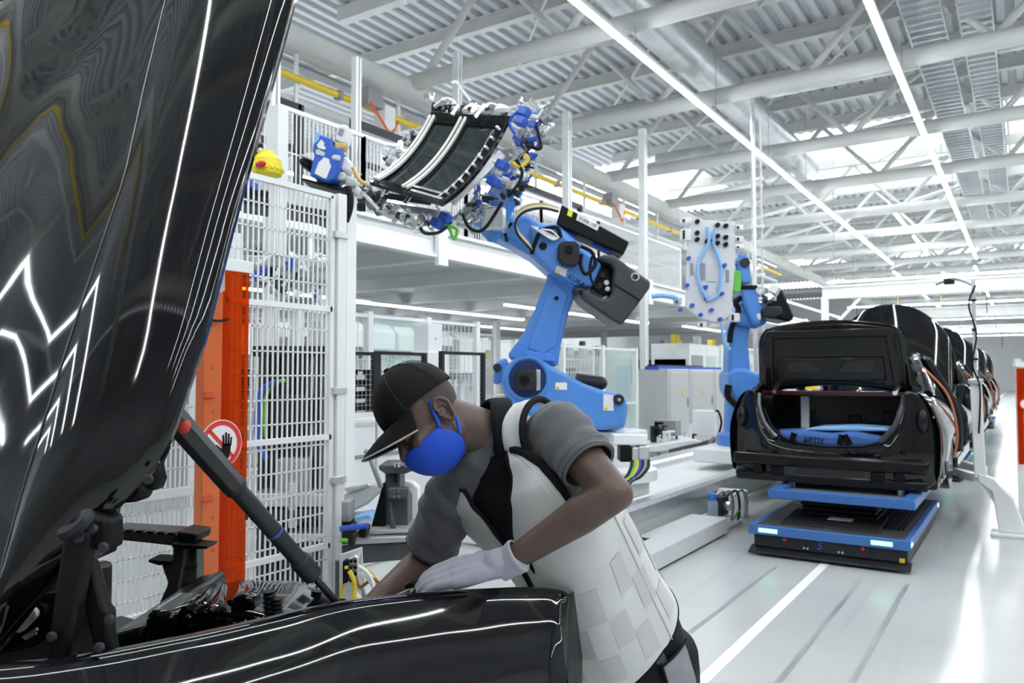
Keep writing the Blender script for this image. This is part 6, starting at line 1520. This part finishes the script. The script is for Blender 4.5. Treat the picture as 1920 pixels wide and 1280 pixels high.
# black front placket and collar
MB().grid([[tor(4.2 + 4.1*j/14, math.pi/2 + (-.62+1.75*i/10)*(.35+.65*j/14), .020) for i in range(11)] for j in range(15)]).build('black_placket', M_BLKCLOTH, shirt, sub=1, solid=.003)
for k in range(3): MB().lathe([(.001, 0), (.005, 0), (.005, .002), (.001, .002)], tor(7.3-.5*k, math.pi/2+.03, .014), tor(7, math.pi/2, .1)-tor(7, math.pi/2, 0), n=12).build('button', M_DARK, shirt)
nax = (hp3(0, -.045, -.04) - NECK).normalized(); nx = (lat - nax*lat.dot(nax)).normalized(); ny = nx.cross(nax).normalized()   # ny to the front
cl_rows = []
for j, (h, r) in enumerate(((-.035, .100), (-.01, .090), (.015, .083), (.034, .080), (.040, .084), (.030, .092), (.008, .101), (-.014, .110))):
    row = []
    for i in range(33):
        a = math.pi/2 + .28 + (2*math.pi - .56)*i/32
        fr_ = max(0, math.sin(a)); hh = h - .045*fr_**2
        row.append(NECK - nax*.0 + nx*math.cos(a)*r + ny*math.sin(a)*r*1.02 + nax*hh)
    cl_rows.append(row)
MB().grid(cl_rows).build('collar', M_BLKCLOTH, shirt, sub=1, solid=.003)
# ---- vest
def vest_top(th):    # how high the vest reaches at angle th
    d_ = abs((th % math.pi) - 0); c_ = abs(math.cos(th))
    return 8.0 if c_ < .66 else 8.0 - 3.1*min(1, ((c_-.66)/.27))
def vpt(s, th):
    inf = .020 + .012*max(0, (3.2-s)/3.2) + .014*max(0, min(1, s-5)) + .026*max(0, math.sin((th - 1.75)/1.5*math.pi))*(1 if 1.75 < th % (2*math.pi) < 3.25 else 0)*max(0, min(1, (s-3.6)/1.5)) + .0045*noise.noise(V((math.cos(th)*2.2, math.sin(th)*2.2, s*.9))) + .003*math.sin(th*5 + s*1.3)*(.4 if s > 4 else 1)
    return tor(s, th, inf)
V00 = 1.72
def v0f(th): return V00 + .50*max(0, -math.sin(th - .5))
rows = []; NT = 84
edge_pts = {}
for j in range(41):
    f = j/40; row = []
    for i in range(NT+1):
        u = i/NT
        gap = .05 + .62*max(0, (V00 + (8-V00)*f - 4.4)/3.6)**1.15
        th = math.pi/2 + gap + (2*math.pi - 2*gap)*u
        V0 = v0f(th); s = V0 + (vest_top(th) - V0)*f
        gap = .03 + .60*max(0, (s-4.6)/3.4)
        th = math.pi/2 + gap + (2*math.pi - 2*gap)*u
        V0 = v0f(th); s = V0 + (vest_top(th) - V0)*f
        row.append(vpt(s, th))
    rows.append(row)
vest = MB().grid(rows).build('safety_vest', M_VEST, root, sub=1, solid=.004)
MB().path(rows[0], .0035, n=6).build('bottom_trim', M_BLKCLOTH, vest)
for i in (0, NT): MB().path([r_[i] for r_ in rows], .006, n=6).build('front_trim', M_BLKCLOTH, vest)
# black edging of the armholes
tops = rows[40]
run = []
for i in range(NT+1):
    u = i/NT; th = math.pi/2 + .6 + (2*math.pi-1.2)*u
    if abs(math.cos(th)) > .89: run.append(i)
    elif len(run) > 3:
        MB().path([tops[k] for k in run], .011, n=8, smooth=2).build('armhole_trim', M_BLKCLOTH, vest); run = []
    else: run = []
# shoulder straps lying over the shirt
for S_, nm in ((SHL, 'shoulder_strap'),):
    A_ = NECK - nax*.035; axs = (S_ - A_); Ls = axs.length; axs.normalize()
    frt = (ny - axs*ny.dot(axs)).normalized(); upw = frt.cross(axs); upw = upw if upw.z > 0 else -upw
    rows2 = []; outer = []
    for j in range(25):
        ph = math.radians(-70 + 243*j/24)
        row2 = []
        for i in range(8):
            w_ = (.36 if S_ is SHL else .50) + (.36 if S_ is SHL else .24)*i/7; r_ = .083 + .004*math.sin(i*1.1+j*.5)*.4
            low = max(0, math.radians(8)-ph)
            row2.append(A_ + axs*Ls*w_ + frt*math.cos(ph)*r_*1.12 + upw*math.sin(ph)*r_ - axs*low*.02)
        rows2.append(row2); outer.append(row2[-1])
    MB().grid(rows2).build(nm, M_VEST, vest, sub=1, solid=.004)
    MB().path(outer, .009, n=8).build('armhole_trim', M_BLKCLOTH, vest)
# side seam and reflective squares on the lower vest
for th in (-.25, math.pi+.25): MB().path([vpt(v0f(th) + 2.8*k/16, th) + (vpt(v0f(th)+2.8*k/16, th)-tor(v0f(th)+2.8*k/16, th, 0)).normalized()*.003 for k in range(17)], .0022, n=5).build('side_seam', M_VEST2, vest)
for a in range(11):
    for b in range(3):
        if (a+b) % 2: continue
        th0 = -1.9 + a*.31; s0_ = v0f(th0+.15) + .22 + b*.62
        def vp2(s, th): return vpt(s, th) + (tor(s, th, .1)-tor(s, th, 0)).normalized()*.0035
        MB().grid([[vp2(s0_ + .58*j/5, th0 + .29*i/5) for i in range(6)] for j in range(6)]).build('reflective_square', M_VEST2, vest)
# ---- trousers
tr = MB(); rows = [[tor(2.3*j/10, 2*math.pi*k/24, .008) for k in range(24)] for j in range(11)]
tr.grid(rows, closed=True); n0 = len(tr.v); tr.f += [tuple(range(n0-24, n0)), tuple(range(n0-24*11, n0-24*10))[::-1]]
for hp_, kn, an in legs: cap(tr, hp_ + V((0, 0, .02)), kn, .115, .080); cap(tr, kn, an + V((0, 0, .02)), .080, .065)
trs = fuse(tr, 'trousers', M_TROUSER, root, voxel=.008, smooth=8, disp=crease(11, .006))
MB().grid([[tor(.35 + 1.35*j/10, -.55 + .55*i/8 + .12*(1-j/10)*0, .020 + .006*noise.noise(V((i*.4, j*.4, 2)))) for i in range(9)] for j in range(11)]).build('grey_pocket', mat('grey_pocket', (.26, .26, .29), .75, var=.1, vscale=20), trs, sub=1, solid=.003)
MB().path([tor(1.72, -.6 + .62*i/10, .022) for i in range(11)], .004, n=6).build('pocket_edge', M_TROUSER, trs)
MB().path([tor(.3 + 1.5*i/10, .02, .024) for i in range(11)], .004, n=6).build('side_piping', M_BLKCLOTH, trs)
for hp_, kn, an in legs:
    m = MB(); fwd = (-CR - CF*.25).normalized(); c0 = an + V((0, 0, -.055))
    cap(m, c0 + V((0, 0, .05)), c0, .048, .042); cap(m, c0, c0 + fwd*.17, .042, .038); cap(m, c0 - V((0, 0, -.0)), c0 - fwd*.05, .04, .036)
    fuse(m, 'shoe', M_BLACK, root, voxel=.008, smooth=5)
# ---- glove on the left hand
gl = MB()
G0 = WRL; kn_c = PD(852, 1072, 1.89); hd = (kn_c - G0).normalized()
wide = (PD(878, 1108, 1.84) - PD(836, 1050, 1.94)).normalized(); wide = (wide - hd*wide.dot(hd)).normalized(); nrm = hd.cross(wide).normalized()
if nrm.z < 0: nrm = -nrm
cap(gl, G0 - hd*.015, G0 + hd*.03, .037, .036)
for k in range(4):
    f = (k-1.5)/1.5; cap(gl, G0 + hd*.03 + wide*f*.018, kn_c + wide*f*.032 - hd*.004 - nrm*.004*abs(f), .0215, .0170)
tips = ((.95, -.10), (1.05, -.03), (1.0, .02), (.82, .08))
for k, (ln, dv) in enumerate(tips):
    f = (k-1.5)/1.5
    b0 = kn_c + wide*f*.033 - nrm*.002; d1 = (hd + wide*dv*1.2*(-1) - nrm*.10).normalized(); b1 = b0 + d1*.050*ln; d2 = (hd + wide*dv*-.6 - nrm*.38).normalized(); b2 = b1 + d2*.033*ln; d3 = (hd*.9 - nrm*.8).normalized(); b3 = b2 + d3*.022*ln
    cap(gl, b0, b1, .0145, .0120, 12); cap(gl, b1, b2, .0120, .0108, 12); cap(gl, b2, b3, .0108, .0095, 12)
tb = G0 + hd*.045 - wide*.030 - nrm*.008; t1 = tb + (hd*.9 - wide*.75 - nrm*.35).normalized()*.045; t2 = t1 + (hd*1.0 - wide*.25 - nrm*.6).normalized()*.034
cap(gl, tb, t1, .0175, .0145, 12); cap(gl, t1, t2, .0145, .011, 12)
glo = fuse(gl, 'work_glove', M_GLOVE, root, voxel=.0035, smooth=5, disp=crease(30, .0008))
fa = (WRL - ELL).normalized(); x_, y_, z_ = frame(fa)
rows = [[G0 + fa*h + (x_*math.cos(2*math.pi*k/28) + y_*math.sin(2*math.pi*k/28))*r for k in range(28)] for h, r in ((.03, .036), (.0, .0375), (-.015, .040), (-.022, .043), (-.028, .043), (-.031, .040), (-.028, .036))]
MB().grid(rows, closed=True).build('glove_cuff', M_GLOVE, glo, sub=1)
# the clip tool between his hands
tc_ = PD(782, 1106, 1.97)
tl = thing('clip_tool', 'small dark clip assembly held between the gloved and the bare hand', 'clip', tc_)
plate(MB(), [(742,1142),(742,1118),(772,1112),(780,1100),(800,1102),(790,1125),(770,1145)], 1.97, .03).build('olive_block', mat('olive_block', (.03, .03, .022), .5), tl, bevel=.003)
plate(MB(), [(758,1098),(768,1091),(805,1098),(802,1104),(775,1102),(760,1105)], 1.95, .02).build('clip_lever', M_BLACK, tl, bevel=.003)
plate(MB(), [(742,1116),(768,1104),(768,1114),(748,1122)], 1.96, .01).build('metal_tab', M_ALU, tl, bevel=.001)
